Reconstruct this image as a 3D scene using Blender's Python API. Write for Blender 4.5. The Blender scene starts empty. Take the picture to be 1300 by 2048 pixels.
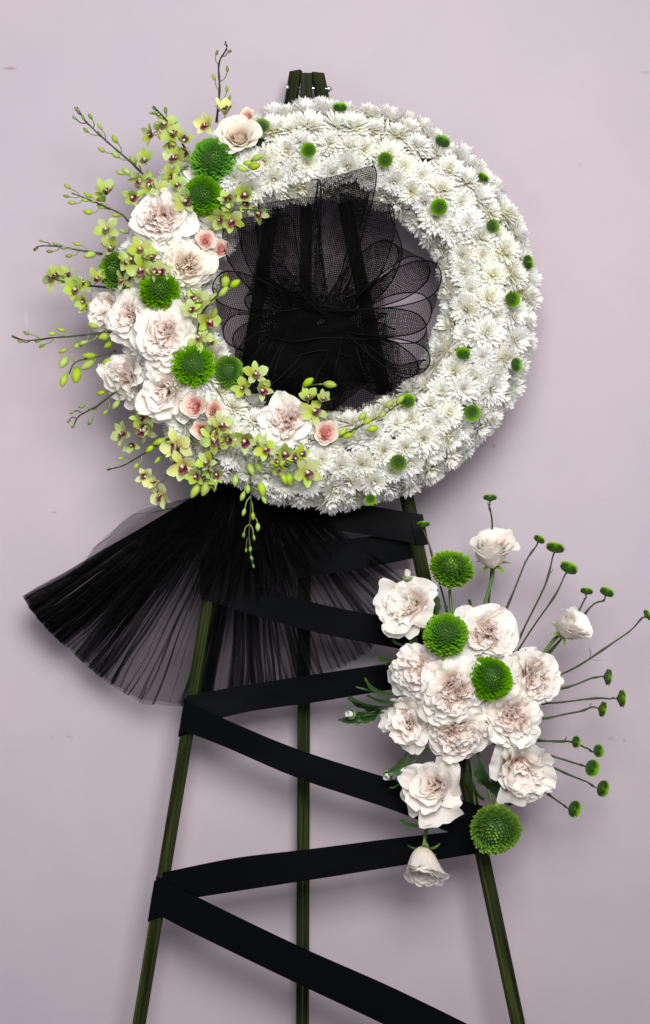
import bpy, math, random
import numpy as np
from mathutils import Vector, Matrix, Quaternion

# ------------------------------------------------------------------ camera, light, exposure
SC = bpy.context.scene
COL = SC.collection
D, DREF, K, ZC = 3.0, 0.16, 0.00075, 1.118      # camera distance, reference plane, metres per photo pixel, lens height
cam = bpy.data.cameras.new('camera'); cam_o = bpy.data.objects.new('camera', cam); COL.objects.link(cam_o)
cam.sensor_fit = 'VERTICAL'; cam.sensor_height = 24.0
cam.lens = 12.0 / (1024 * K / (D - DREF)); cam.clip_start = 0.05; cam.clip_end = 50
cam_o.location = (0, -D, ZC); cam_o.rotation_euler = (math.radians(90), 0, 0)
SC.camera = cam_o

world = bpy.data.worlds.new('World'); SC.world = world; world.use_nodes = True
bg = world.node_tree.nodes['Background']; bg.inputs[0].default_value = (0.97, 0.975, 1.0, 1); bg.inputs[1].default_value = 0.50

def area(name, loc, target, sx, sy, power, col):
    l = bpy.data.lights.new(name, 'AREA'); l.shape = 'RECTANGLE'; l.size = sx; l.size_y = sy; l.energy = power; l.color = col
    o = bpy.data.objects.new(name, l); COL.objects.link(o); o.location = loc
    o.rotation_euler = (Vector(target) - Vector(loc)).to_track_quat('-Z', 'Y').to_euler()
    return o
key = area('studio_softbox', (0.28, -2.75, 2.20), (-0.2, 0.0, 1.1), 1.35, 1.35, 46, (1.0, 0.98, 0.955))
key.data.spread = math.radians(105)      # gridded softbox

SC.render.engine = 'CYCLES'
SC.view_settings.view_transform = 'Standard'; SC.view_settings.look = 'None'
SC.view_settings.exposure = 0.0; SC.view_settings.gamma = 1.0; SC.view_settings.use_curve_mapping = False
cy = SC.cycles
cy.max_bounces = 14; cy.diffuse_bounces = 8; cy.glossy_bounces = 3; cy.transmission_bounces = 6; cy.transparent_max_bounces = 48
cy.use_denoising = True
cy.sample_clamp_indirect = 6.0
cy.caustics_reflective = False; cy.caustics_refractive = False

R = math.radians
rnd = random.Random(7)

# ------------------------------------------------------------------ pixel helpers
def sc_at(d): return K * (D - d) / (D - DREF)
def at(px, py, d):
    s = sc_at(d)
    return Vector(((px - 650) * s, -d, ZC + (1024 - py) * s))

# ------------------------------------------------------------------ materials
def new_mat(name):
    m = bpy.data.materials.new(name); m.use_nodes = True
    nt = m.node_tree; nt.nodes.clear()
    out = nt.nodes.new('ShaderNodeOutputMaterial')
    return m, nt, out
def nd(nt, typ, **kw):
    n = nt.nodes.new(typ)
    for k, v in kw.items(): setattr(n, k, v)
    return n
def ramp(nt, fac, stops, interp='LINEAR'):
    r = nd(nt, 'ShaderNodeValToRGB'); r.color_ramp.interpolation = interp
    el = r.color_ramp.elements
    while len(el) < len(stops): el.new(0.5)
    for e, (p, c) in zip(el, stops): e.position = p; e.color = (*c, 1) if len(c) == 3 else c
    if fac is not None: nt.links.new(fac, r.inputs[0])
    return r
def hsv_random(nt, col, dh=0.01, ds=0.15, dv=0.1):
    oi = nd(nt, 'ShaderNodeObjectInfo'); h = nd(nt, 'ShaderNodeHueSaturation')
    def mr(src, lo, hi):
        m = nd(nt, 'ShaderNodeMapRange'); m.inputs[3].default_value = lo; m.inputs[4].default_value = hi
        nt.links.new(src, m.inputs[0]); return m.outputs[0]
    mul = nd(nt, 'ShaderNodeMath', operation='MULTIPLY'); mul.inputs[1].default_value = 17.31; nt.links.new(oi.outputs['Random'], mul.inputs[0])
    fr = nd(nt, 'ShaderNodeMath', operation='FRACT'); nt.links.new(mul.outputs[0], fr.inputs[0])
    nt.links.new(mr(oi.outputs['Random'], 0.5 - dh, 0.5 + dh), h.inputs['Hue'])
    nt.links.new(mr(fr.outputs[0], 1 - ds, 1 + ds), h.inputs['Saturation'])
    nt.links.new(mr(oi.outputs['Random'], 1 - dv, 1 + dv * 0.5), h.inputs['Value'])
    nt.links.new(col, h.inputs['Color']); return h.outputs[0]

def petal_mat(name, stops, trans=0.44, rough=0.6, noise=0.08, bump=0.25, dh=0.006, ds=0.3, dv=0.05, spec=0.15, veins=60):
    """thin plant tissue: colour runs from the petal's base (v=0) to its rim (v=1)"""
    m, nt, out = new_mat(name)
    uv = nd(nt, 'ShaderNodeUVMap'); sep = nd(nt, 'ShaderNodeSeparateXYZ'); nt.links.new(uv.outputs[0], sep.inputs[0])
    tc = nd(nt, 'ShaderNodeTexCoord')
    nz = nd(nt, 'ShaderNodeTexNoise'); nz.inputs['Scale'].default_value = 3.5; nz.inputs['Detail'].default_value = 3
    nt.links.new(tc.outputs['Object'], nz.inputs['Vector'])
    ad = nd(nt, 'ShaderNodeMath', operation='MULTIPLY_ADD'); ad.inputs[1].default_value = noise * 3; nt.links.new(nz.outputs[0], ad.inputs[0])
    sub = nd(nt, 'ShaderNodeMath', operation='SUBTRACT'); sub.inputs[1].default_value = noise * 1.5; nt.links.new(sep.outputs[1], sub.inputs[0])
    nt.links.new(sub.outputs[0], ad.inputs[2])
    r = ramp(nt, ad.outputs[0], stops)
    c = hsv_random(nt, r.outputs[0], dh, ds, dv)
    p = nd(nt, 'ShaderNodeBsdfPrincipled'); nt.links.new(c, p.inputs['Base Color'])
    p.inputs['Roughness'].default_value = rough; p.inputs['Specular IOR Level'].default_value = spec
    if bump:
        w = nd(nt, 'ShaderNodeTexNoise'); w.inputs['Scale'].default_value = 1.0; w.inputs['Detail'].default_value = 2
        mp = nd(nt, 'ShaderNodeMapping'); mp.inputs['Scale'].default_value = (veins, 2.5, 1); nt.links.new(uv.outputs[0], mp.inputs[0]); nt.links.new(mp.outputs[0], w.inputs['Vector'])
        b = nd(nt, 'ShaderNodeBump'); b.inputs['Strength'].default_value = bump; b.inputs['Distance'].default_value = 0.0006
        nt.links.new(w.outputs[0], b.inputs['Height']); nt.links.new(b.outputs[0], p.inputs['Normal'])
    if trans > 0:
        t = nd(nt, 'ShaderNodeBsdfTranslucent'); nt.links.new(c, t.inputs[0])
        mx = nd(nt, 'ShaderNodeMixShader'); mx.inputs[0].default_value = trans
        nt.links.new(p.outputs[0], mx.inputs[1]); nt.links.new(t.outputs[0], mx.inputs[2]); nt.links.new(mx.outputs[0], out.inputs[0])
    else: nt.links.new(p.outputs[0], out.inputs[0])
    return m
def flat_mat(name, col, rough=0.6, metal=0.0, spec=0.3, noise=0.25, scale=40, bump=0.0):
    m, nt, out = new_mat(name); p = nd(nt, 'ShaderNodeBsdfPrincipled')
    tc = nd(nt, 'ShaderNodeTexCoord'); nz = nd(nt, 'ShaderNodeTexNoise'); nz.inputs['Scale'].default_value = scale; nz.inputs['Detail'].default_value = 4
    nt.links.new(tc.outputs['Object'], nz.inputs['Vector'])
    lo = tuple(c * (1 - noise) for c in col); hi = tuple(min(1, c * (1 + noise)) for c in col)
    r = ramp(nt, nz.outputs[0], [(0.3, lo), (0.7, hi)]); nt.links.new(r.outputs[0], p.inputs['Base Color'])
    p.inputs['Roughness'].default_value = rough; p.inputs['Metallic'].default_value = metal; p.inputs['Specular IOR Level'].default_value = spec
    if bump:
        b = nd(nt, 'ShaderNodeBump'); b.inputs['Strength'].default_value = bump; b.inputs['Distance'].default_value = 0.001
        nt.links.new(nz.outputs[0], b.inputs['Height']); nt.links.new(b.outputs[0], p.inputs['Normal'])
    nt.links.new(p.outputs[0], out.inputs[0]); return m

M = {}
M['rose_in'] = petal_mat('rose_inner_petal', [(0.0, (0.94, 0.66, 0.57)), (0.4, (0.93, 0.765, 0.70)), (0.75, (0.91, 0.825, 0.78)), (0.97, (0.89, 0.85, 0.81)), (1, (0.86, 0.82, 0.74))])
M['rose_out'] = petal_mat('rose_outer_petal', [(0.0, (0.80, 0.74, 0.56)), (0.35, (0.88, 0.805, 0.74)), (0.75, (0.885, 0.845, 0.80)), (0.97, (0.885, 0.865, 0.83)), (1, (0.85, 0.83, 0.74))])
M['cream_in'] = petal_mat('cream_rose_inner_petal', [(0.0, (0.850, 0.624, 0.397)), (0.5, (0.869, 0.747, 0.614)), (1, (0.879, 0.822, 0.737))])
M['cream_out'] = petal_mat('cream_rose_outer_petal', [(0.0, (0.699, 0.661, 0.454)), (0.4, (0.813, 0.756, 0.652)), (1, (0.850, 0.817, 0.747))])
M['pink_in'] = petal_mat('pink_rose_inner_petal', [(0.0, (0.84, 0.32, 0.28)), (0.5, (0.90, 0.52, 0.48)), (0.8, (0.92, 0.63, 0.58)), (0.92, (0.93, 0.76, 0.70)), (1, (0.93, 0.86, 0.80))], trans=0.36)
M['pink_out'] = petal_mat('pink_rose_outer_petal', [(0.0, (0.72, 0.72, 0.40)), (0.3, (0.91, 0.80, 0.70)), (0.8, (0.93, 0.82, 0.75)), (1, (0.93, 0.86, 0.79))])
M['mum'] = petal_mat('white_mum_petal', [(0.0, (0.80, 0.77, 0.50)), (0.4, (0.87, 0.86, 0.77)), (0.7, (0.88, 0.88, 0.845)), (1, (0.885, 0.885, 0.865))], trans=0.5, ds=0.6, dv=0.05, bump=0.3, veins=9, spec=0.2)
M['mum_eye'] = flat_mat('mum_centre', (0.70, 0.68, 0.34), 0.7, noise=0.3, scale=300)
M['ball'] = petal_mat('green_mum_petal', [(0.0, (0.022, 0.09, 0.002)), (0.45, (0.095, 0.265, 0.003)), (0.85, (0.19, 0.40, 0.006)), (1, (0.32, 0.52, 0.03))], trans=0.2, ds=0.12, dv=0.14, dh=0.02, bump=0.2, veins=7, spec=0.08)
M['skirt'] = petal_mat('green_mum_skirt_petal', [(0.0, (0.07, 0.18, 0.01)), (0.5, (0.22, 0.38, 0.03)), (1, (0.42, 0.54, 0.08))], trans=0.25, ds=0.12, dv=0.12, bump=0.2, veins=7)
M['button'] = petal_mat('button_mum_petal', [(0.0, (0.025, 0.09, 0.004)), (0.45, (0.09, 0.24, 0.008)), (1, (0.27, 0.45, 0.03))], trans=0.12, ds=0.15, dv=0.2, bump=0)
M['core'] = flat_mat('green_mum_core', (0.015, 0.05, 0.006), 0.8)
M['tepal'] = petal_mat('orchid_tepal', [(0.0, (0.36, 0.38, 0.06)), (0.35, (0.42, 0.50, 0.12)), (1, (0.42, 0.54, 0.17))], trans=0.3, ds=0.25, dv=0.22, dh=0.02, rough=0.4, bump=0.3, veins=18)
M['tepal_pale'] = petal_mat('pale_orchid_tepal', [(0.0, (0.56, 0.48, 0.07)), (0.4, (0.66, 0.68, 0.23)), (1, (0.66, 0.74, 0.34))], trans=0.3, ds=0.15, dv=0.08, rough=0.4, bump=0.3, veins=18)
M['lip'] = petal_mat('orchid_lip', [(0.0, (0.55, 0.40, 0.22)), (0.3, (0.13, 0.03, 0.035)), (0.7, (0.12, 0.025, 0.045)), (1, (0.30, 0.11, 0.15))], trans=0.12, ds=0.2, dv=0.2, rough=0.4, bump=0)
M['column'] = flat_mat('orchid_column', (0.55, 0.42, 0.36), 0.4, noise=0.3, scale=200)
M['bud'] = petal_mat('orchid_bud', [(0.0, (0.22, 0.33, 0.04)), (0.5, (0.33, 0.45, 0.06)), (1, (0.24, 0.34, 0.05))], trans=0.1, ds=0.15, dv=0.2, dh=0.012, rough=0.35, bump=0.15, veins=8)
M['bud_small'] = petal_mat('small_orchid_bud', [(0.0, (0.10, 0.17, 0.03)), (0.5, (0.20, 0.30, 0.05)), (1, (0.10, 0.14, 0.03))], trans=0.1, ds=0.15, dv=0.2, rough=0.4, bump=0)
M['ostem'] = flat_mat('orchid_stem', (0.034, 0.040, 0.016), 0.45, noise=0.5, scale=60)
M['pedicel'] = flat_mat('orchid_pedicel', (0.17, 0.22, 0.06), 0.45, noise=0.3, scale=60)
M['stem'] = flat_mat('green_stem', (0.055, 0.115, 0.022), 0.5, noise=0.35, scale=60)
M['thin_stem'] = flat_mat('button_mum_stem', (0.024, 0.042, 0.012), 0.5, noise=0.35, scale=60)
M['leaf'] = petal_mat('leaf', [(0.0, (0.035, 0.085, 0.018)), (0.5, (0.025, 0.075, 0.014)), (1, (0.03, 0.09, 0.016))], trans=0.15, ds=0.15, dv=0.3, rough=0.42, bump=0.6, veins=10, spec=0.45)
M['bract'] = petal_mat('sepal', [(0.0, (0.12, 0.22, 0.04)), (1, (0.20, 0.32, 0.07))], trans=0.2, rough=0.45, bump=0.2, veins=8)
M['foam'] = flat_mat('floral_foam', (0.018, 0.045, 0.016), 0.95, noise=0.4, scale=300, bump=0.5)
M['bolt'] = flat_mat('zinc_bolt', (0.62, 0.62, 0.64), 0.28, metal=1.0, noise=0.1)

def wood_mat():
    m, nt, out = new_mat('green_stained_wood'); p = nd(nt, 'ShaderNodeBsdfPrincipled')
    uv = nd(nt, 'ShaderNodeUVMap'); oi = nd(nt, 'ShaderNodeObjectInfo')
    mp = nd(nt, 'ShaderNodeMapping'); mp.inputs['Scale'].default_value = (320, 5, 1); nt.links.new(uv.outputs[0], mp.inputs[0])
    nt.links.new(oi.outputs['Random'], mp.inputs['Location'])
    nz = nd(nt, 'ShaderNodeTexNoise'); nz.inputs['Scale'].default_value = 1; nz.inputs['Detail'].default_value = 5; nz.inputs['Distortion'].default_value = 0.4
    nt.links.new(mp.outputs[0], nz.inputs['Vector'])
    mp2 = nd(nt, 'ShaderNodeMapping'); mp2.inputs['Scale'].default_value = (40, 4, 1); nt.links.new(uv.outputs[0], mp2.inputs[0])
    n2 = nd(nt, 'ShaderNodeTexNoise'); n2.inputs['Scale'].default_value = 1; n2.inputs['Detail'].default_value = 3; nt.links.new(mp2.outputs[0], n2.inputs['Vector'])
    r1 = ramp(nt, nz.outputs[0], [(0.30, (0.010, 0.016, 0.003)), (0.52, (0.030, 0.040, 0.009)), (0.75, (0.075, 0.088, 0.030))])
    r2 = ramp(nt, n2.outputs[0], [(0.35, (0.16, 0.20, 0.14)), (0.65, (0.72, 0.72, 0.55))])
    mx = nd(nt, 'ShaderNodeMix', data_type='RGBA', blend_type='MULTIPLY'); mx.inputs[0].default_value = 1
    nt.links.new(r1.outputs[0], mx.inputs[6]); nt.links.new(r2.outputs[0], mx.inputs[7]); nt.links.new(mx.outputs[2], p.inputs['Base Color'])
    p.inputs['Roughness'].default_value = 0.6; p.inputs['Specular IOR Level'].default_value = 0.1
    b = nd(nt, 'ShaderNodeBump'); b.inputs['Strength'].default_value = 0.3; b.inputs['Distance'].default_value = 0.0006
    nt.links.new(nz.outputs[0], b.inputs['Height']); nt.links.new(b.outputs[0], p.inputs['Normal'])
    nt.links.new(p.outputs[0], out.inputs[0]); return m
M['wood'] = wood_mat()

def satin_mat():
    m, nt, out = new_mat('black_satin'); p = nd(nt, 'ShaderNodeBsdfPrincipled')
    p.inputs['Base Color'].default_value = (0.0014, 0.0016, 0.0022, 1); p.inputs['Roughness'].default_value = 0.36; p.inputs['Specular IOR Level'].default_value = 0.035
    uv = nd(nt, 'ShaderNodeUVMap'); mp = nd(nt, 'ShaderNodeMapping'); mp.inputs['Scale'].default_value = (6, 900, 1); nt.links.new(uv.outputs[0], mp.inputs[0])
    nz = nd(nt, 'ShaderNodeTexNoise'); nz.inputs['Scale'].default_value = 1; nt.links.new(mp.outputs[0], nz.inputs['Vector'])
    b = nd(nt, 'ShaderNodeBump'); b.inputs['Strength'].default_value = 0.15; b.inputs['Distance'].default_value = 0.0003
    mp2 = nd(nt, 'ShaderNodeMapping'); mp2.inputs['Scale'].default_value = (9, 14, 1); nt.links.new(uv.outputs[0], mp2.inputs[0])
    n2 = nd(nt, 'ShaderNodeTexNoise'); n2.inputs['Scale'].default_value = 1; n2.inputs['Detail'].default_value = 0.5; nt.links.new(mp2.outputs[0], n2.inputs['Vector'])
    b2 = nd(nt, 'ShaderNodeBump'); b2.inputs['Strength'].default_value = 0.35; b2.inputs['Distance'].default_value = 0.004
    nt.links.new(n2.outputs[0], b2.inputs['Height']); nt.links.new(b2.outputs[0], b.inputs['Normal'])
    nt.links.new(nz.outputs[0], b.inputs['Height']); nt.links.new(b.outputs[0], p.inputs['Normal'])
    nt.links.new(p.outputs[0], out.inputs[0]); return m
M['satin'] = satin_mat()

def net_mat(name, cell, thick, base_alpha=0.0):
    """woven black net: threads on a metric UV grid, holes let light through"""
    m, nt, out = new_mat(name)
    uv = nd(nt, 'ShaderNodeUVMap'); tcn = nd(nt, 'ShaderNodeTexNoise'); tcn.inputs['Scale'].default_value = 60; tcn.inputs['Detail'].default_value = 2
    nt.links.new(uv.outputs[0], tcn.inputs['Vector'])
    dis = nd(nt, 'ShaderNodeVectorMath', operation='MULTIPLY_ADD'); dis.inputs[1].default_value = (cell * 0.8,) * 3
    nt.links.new(tcn.outputs['Color'], dis.inputs[0]); nt.links.new(uv.outputs[0], dis.inputs[2])
    sep = nd(nt, 'ShaderNodeSeparateXYZ'); nt.links.new(dis.outputs[0], sep.inputs[0])
    def thread(o, c):
        a = nd(nt, 'ShaderNodeMath', operation='DIVIDE'); a.inputs[1].default_value = c; nt.links.new(o, a.inputs[0])
        f = nd(nt, 'ShaderNodeMath', operation='FRACT'); nt.links.new(a.outputs[0], f.inputs[0])
        l = nd(nt, 'ShaderNodeMath', operation='LESS_THAN'); l.inputs[1].default_value = thick; nt.links.new(f.outputs[0], l.inputs[0]); return l.outputs[0]
    mxm = nd(nt, 'ShaderNodeMath', operation='MAXIMUM'); nt.links.new(thread(sep.outputs[0], cell), mxm.inputs[0]); nt.links.new(thread(sep.outputs[1], cell), mxm.inputs[1])
    p = nd(nt, 'ShaderNodeBsdfPrincipled'); p.inputs['Base Color'].default_value = (0.0022, 0.0022, 0.0025, 1); p.inputs['Roughness'].default_value = 0.5; p.inputs['Specular IOR Level'].default_value = 0.01
    t = nd(nt, 'ShaderNodeBsdfTransparent'); mx = nd(nt, 'ShaderNodeMixShader')
    mxb = nd(nt, 'ShaderNodeMath', operation='MAXIMUM'); mxb.inputs[1].default_value = base_alpha; nt.links.new(mxm.outputs[0], mxb.inputs[0])
    nt.links.new(mxb.outputs[0], mx.inputs[0]); nt.links.new(t.outputs[0], mx.inputs[1]); nt.links.new(p.outputs[0], mx.inputs[2]); nt.links.new(mx.outputs[0], out.inputs[0])
    return m
M['net'] = net_mat('black_mesh_net', 0.0031, 0.24, 0.06)
M['wire'] = flat_mat('black_wire', (0.0025, 0.0025, 0.003), 0.5, spec=0.05)

def tulle_mat():
    m, nt, out = new_mat('black_tulle')
    p = nd(nt, 'ShaderNodeBsdfPrincipled'); p.inputs['Base Color'].default_value = (0.003, 0.003, 0.0035, 1); p.inputs['Roughness'].default_value = 0.6; p.inputs['Specular IOR Level'].default_value = 0.05
    t = nd(nt, 'ShaderNodeBsdfTransparent'); mx = nd(nt, 'ShaderNodeMixShader')
    uv = nd(nt, 'ShaderNodeUVMap'); nz = nd(nt, 'ShaderNodeTexNoise'); nz.inputs['Scale'].default_value = 9; nz.inputs['Detail'].default_value = 6
    nt.links.new(uv.outputs[0], nz.inputs['Vector'])
    mr = nd(nt, 'ShaderNodeMapRange'); mr.inputs[1].default_value = 0.3; mr.inputs[2].default_value = 0.7; mr.inputs[3].default_value = 0.26; mr.inputs[4].default_value = 0.38
    nt.links.new(nz.outputs[0], mr.inputs[0]); nt.links.new(mr.outputs[0], mx.inputs[0])
    nt.links.new(t.outputs[0], mx.inputs[1]); nt.links.new(p.outputs[0], mx.inputs[2]); nt.links.new(mx.outputs[0], out.inputs[0]); return m
M['tulle'] = tulle_mat()

def wall_mat():
    m, nt, out = new_mat('mauve_painted_wall'); p = nd(nt, 'ShaderNodeBsdfPrincipled')
    tc = nd(nt, 'ShaderNodeTexCoord')
    n1 = nd(nt, 'ShaderNodeTexNoise'); n1.inputs['Scale'].default_value = 1.6; n1.inputs['Detail'].default_value = 5; nt.links.new(tc.outputs['Object'], n1.inputs['Vector'])
    r1 = ramp(nt, n1.outputs[0], [(0.3, (0.342, 0.302, 0.346)), (0.7, (0.388, 0.322, 0.354))])
    n2 = nd(nt, 'ShaderNodeTexNoise'); n2.inputs['Scale'].default_value = 9; n2.inputs['Detail'].default_value = 6; nt.links.new(tc.outputs['Object'], n2.inputs['Vector'])
    r2 = ramp(nt, n2.outputs[0], [(0.25, (0.945, 0.95, 0.965)), (0.7, (1.0, 1.0, 1.0))])
    mx = nd(nt, 'ShaderNodeMix', data_type='RGBA', blend_type='MULTIPLY'); mx.inputs[0].default_value = 1
    nt.links.new(r1.outputs[0], mx.inputs[6]); nt.links.new(r2.outputs[0], mx.inputs[7])
    # sparse scuffs
    mp = nd(nt, 'ShaderNodeMapping'); mp.inputs['Scale'].default_value = (14, 14, 26); nt.links.new(tc.outputs['Object'], mp.inputs[0])
    n3 = nd(nt, 'ShaderNodeTexNoise'); n3.inputs['Scale'].default_value = 1; n3.inputs['Detail'].default_value = 8; n3.inputs['Roughness'].default_value = 0.7; nt.links.new(mp.outputs[0], n3.inputs['Vector'])
    r3 = ramp(nt, n3.outputs[0], [(0.66, (0, 0, 0)), (0.74, (0.3, 0.3, 0.3))])
    mx2 = nd(nt, 'ShaderNodeMix', data_type='RGBA'); nt.links.new(r3.outputs[0], mx2.inputs[0]); nt.links.new(mx.outputs[2], mx2.inputs[6]); mx2.inputs[7].default_value = (0.26, 0.21, 0.235, 1)
    base = mx2.outputs[2]
    n5 = nd(nt, 'ShaderNodeTexNoise'); n5.inputs['Scale'].default_value = 90; n5.inputs['Detail'].default_value = 5; nt.links.new(tc.outputs['Object'], n5.inputs['Vector'])
    for (mx_, my_, wx_, wy_, col_, st_) in ((20, 137, 16, 5, (0.24, 0.17, 0.18), 1.0), (988, 892, 4, 7, (0.22, 0.17, 0.19), 1.0), (1222, 1476, 9, 6, (0.30, 0.23, 0.26), 0.9), (1248, 1482, 4, 6, (0.30, 0.23, 0.26), 0.8), (140, 1474, 12, 4, (0.26, 0.22, 0.25), 0.7), (105, 1475, 5, 3, (0.26, 0.22, 0.25), 0.6), (1292, 145, 14, 5, (0.30, 0.24, 0.27), 0.9), (52, 640, 6, 22, (0.44, 0.40, 0.43), 0.6), (108, 1025, 7, 3, (0.25, 0.21, 0.24), 0.7), (1160, 330, 5, 4, (0.28, 0.23, 0.26), 0.6)):
        c_ = at(mx_, my_, 0.0); v1 = nd(nt, 'ShaderNodeVectorMath', operation='SUBTRACT'); v1.inputs[1].default_value = c_; nt.links.new(tc.outputs['Object'], v1.inputs[0])
        v2 = nd(nt, 'ShaderNodeVectorMath', operation='MULTIPLY'); v2.inputs[1].default_value = (1 / (wx_ * K), 1, 1 / (wy_ * K)); nt.links.new(v1.outputs[0], v2.inputs[0])
        v3 = nd(nt, 'ShaderNodeVectorMath', operation='LENGTH'); nt.links.new(v2.outputs[0], v3.inputs[0])
        m1 = nd(nt, 'ShaderNodeMapRange'); m1.inputs[1].default_value = 1.3; m1.inputs[2].default_value = 0.2; nt.links.new(v3.outputs['Value'], m1.inputs[0])
        m2 = nd(nt, 'ShaderNodeMath', operation='MULTIPLY'); nt.links.new(m1.outputs[0], m2.inputs[0]); nt.links.new(n5.outputs[0], m2.inputs[1])
        m3 = nd(nt, 'ShaderNodeMapRange'); m3.inputs[1].default_value = 0.12; m3.inputs[2].default_value = 0.5; m3.inputs[4].default_value = st_; nt.links.new(m2.outputs[0], m3.inputs[0])
        mm = nd(nt, 'ShaderNodeMix', data_type='RGBA'); nt.links.new(m3.outputs[0], mm.inputs[0]); nt.links.new(base, mm.inputs[6]); mm.inputs[7].default_value = (*col_, 1); base = mm.outputs[2]
    nt.links.new(base, p.inputs['Base Color'])
    p.inputs['Roughness'].default_value = 0.6; p.inputs['Specular IOR Level'].default_value = 0.25
    n4 = nd(nt, 'ShaderNodeTexNoise'); n4.inputs['Scale'].default_value = 28; n4.inputs['Detail'].default_value = 6; nt.links.new(tc.outputs['Object'], n4.inputs['Vector'])
    b = nd(nt, 'ShaderNodeBump'); b.inputs['Strength'].default_value = 0.22; b.inputs['Distance'].default_value = 0.002
    nt.links.new(n4.outputs[0], b.inputs['Height']); nt.links.new(b.outputs[0], p.inputs['Normal'])
    nt.links.new(p.outputs[0], out.inputs[0]); return m
M['wall'] = wall_mat()
M['floor'] = flat_mat('dark_studio_floor', (0.10, 0.095, 0.10), 0.6, noise=0.15, scale=8)

# ------------------------------------------------------------------ mesh helpers
class MB:
    def __init__(s): s.v = []; s.f = []; s.uv = []; s.n = 0; s.mi = []
    def add(s, v, f, uv, mi=0):
        v = np.asarray(v, float); s.v.append(v); s.f += [tuple(i + s.n for i in q) for q in f]; s.uv.append(np.asarray(uv, float)); s.n += len(v); s.mi += [mi] * len(f)
    def mesh(s, name, mats, smooth=True):
        v = np.concatenate(s.v); uv = np.concatenate(s.uv)
        me = bpy.data.meshes.new(name); me.from_pydata(v.tolist(), [], s.f)
        l = me.uv_layers.new(name='UVMap'); idx = np.empty(len(me.loops), np.int32); me.loops.foreach_get('vertex_index', idx)
        l.data.foreach_set('uv', uv[idx].ravel())
        if not isinstance(mats, (list, tuple)): mats = [mats]
        for m in mats: me.materials.append(m)
        if len(mats) > 1: me.polygons.foreach_set('material_index', s.mi)
        me.polygons.foreach_set('use_smooth', [smooth] * len(me.polygons)); me.update(); return me
def grid_faces(nu, nv):
    return [(j * (nu + 1) + i, j * (nu + 1) + i + 1, (j + 1) * (nu + 1) + i + 1, (j + 1) * (nu + 1) + i) for j in range(nv) for i in range(nu)]
def obj(name, me, parent=None, mat=None):
    o = bpy.data.objects.new(name, me); COL.objects.link(o)
    if parent is not None: o.parent = parent
    if mat is not None: o.matrix_basis = mat
    return o
def tag(o, label, cat, group=None):
    o['label'] = label; o['category'] = cat
    if group: o['group'] = group
    return o
def thing(name, label, cat, mw=None, group=None):
    o = bpy.data.objects.new(name, None); COL.objects.link(o); o.empty_display_size = 0.02
    if mw is not None: o.matrix_basis = mw
    return tag(o, label, cat, group)
def frame(loc, facing, roll=0.0, scale=1.0):
    q = Vector(facing).normalized().to_track_quat('Z', 'Y')
    return Matrix.Translation(loc) @ q.to_matrix().to_4x4() @ Matrix.Rotation(roll, 4, 'Z') @ Matrix.Scale(scale, 4)
def face_dir(fx, fy, fz=1.0): return Vector((fx, -fz, fy))

def petal(L, W, prof, cup=0.0, nu=6, nv=6, ruffle=0.0, rf=2.0, ph=0.0, notch=0.0, base_w=0.3, wide=0.7, r0=0.05, z0=0.0, tipround=0.2, az=0.0, tw=0.0, endw=0.88):
    """one petal: base at radius r0 / height z0 of a flower whose axis is +Z; prof = angle from the axis at base, middle, tip (degrees)"""
    a0, a1, a2 = [R(x) for x in prof]
    N = 32; vs = np.linspace(0, 1, N + 1)
    ang = a0 * (1 - vs) * (1 - 2 * vs) + a1 * 4 * vs * (1 - vs) + a2 * vs * (2 * vs - 1)
    am = (ang[1:] + ang[:-1]) / 2
    xm = np.concatenate([[0], np.cumsum(np.sin(am))]) * L / N; zm = np.concatenate([[0], np.cumsum(np.cos(am))]) * L / N
    u = np.linspace(-1, 1, nu + 1)[None, :]; v = np.linspace(0, 1, nv + 1)[:, None]
    ve = v * (1 - tipround * np.abs(u) ** 2.2 - notch * np.exp(-(u / 0.22) ** 2)); ve = ve + 0 * u
    A = np.interp(ve, vs, ang); X = np.interp(ve, vs, xm); Z = np.interp(ve, vs, zm)
    w = W / 2 * np.where(ve < wide, base_w + (1 - base_w) * np.sin(np.pi / 2 * ve / wide), 1 - (1 - endw) * ((ve - wide) / (1 - wide)) ** 2)
    s = u * w
    if abs(cup) > 1e-4: lat = np.sin(s * cup) / cup; off = (1 - np.cos(s * cup)) / cup
    else: lat = s; off = 0 * s
    off = off + ruffle * ve ** 2.5 * (np.sin(rf * np.pi * u + ph) + 0.5 * np.sin(2.3 * rf * np.pi * u + 2.1 * ph + 1)) * (0.45 + 0.75 * np.abs(u))
    lat = lat + tw * ve * L
    x = r0 + X - np.cos(A) * off; z = z0 + Z + np.sin(A) * off
    ca, sa = math.cos(az), math.sin(az)
    P = np.stack([x * ca - lat * sa, x * sa + lat * ca, z], -1).reshape(-1, 3)
    UV = np.stack([(u + 0 * ve) * 0.5 + 0.5, ve], -1).reshape(-1, 2)
    return P, grid_faces(nu, nv), UV
def rot_pts(P, axis, ang, piv=(0, 0, 0)):
    m = np.array(Matrix.Rotation(ang, 3, Vector(axis))); return (P - np.array(piv)) @ m.T + np.array(piv)

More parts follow.
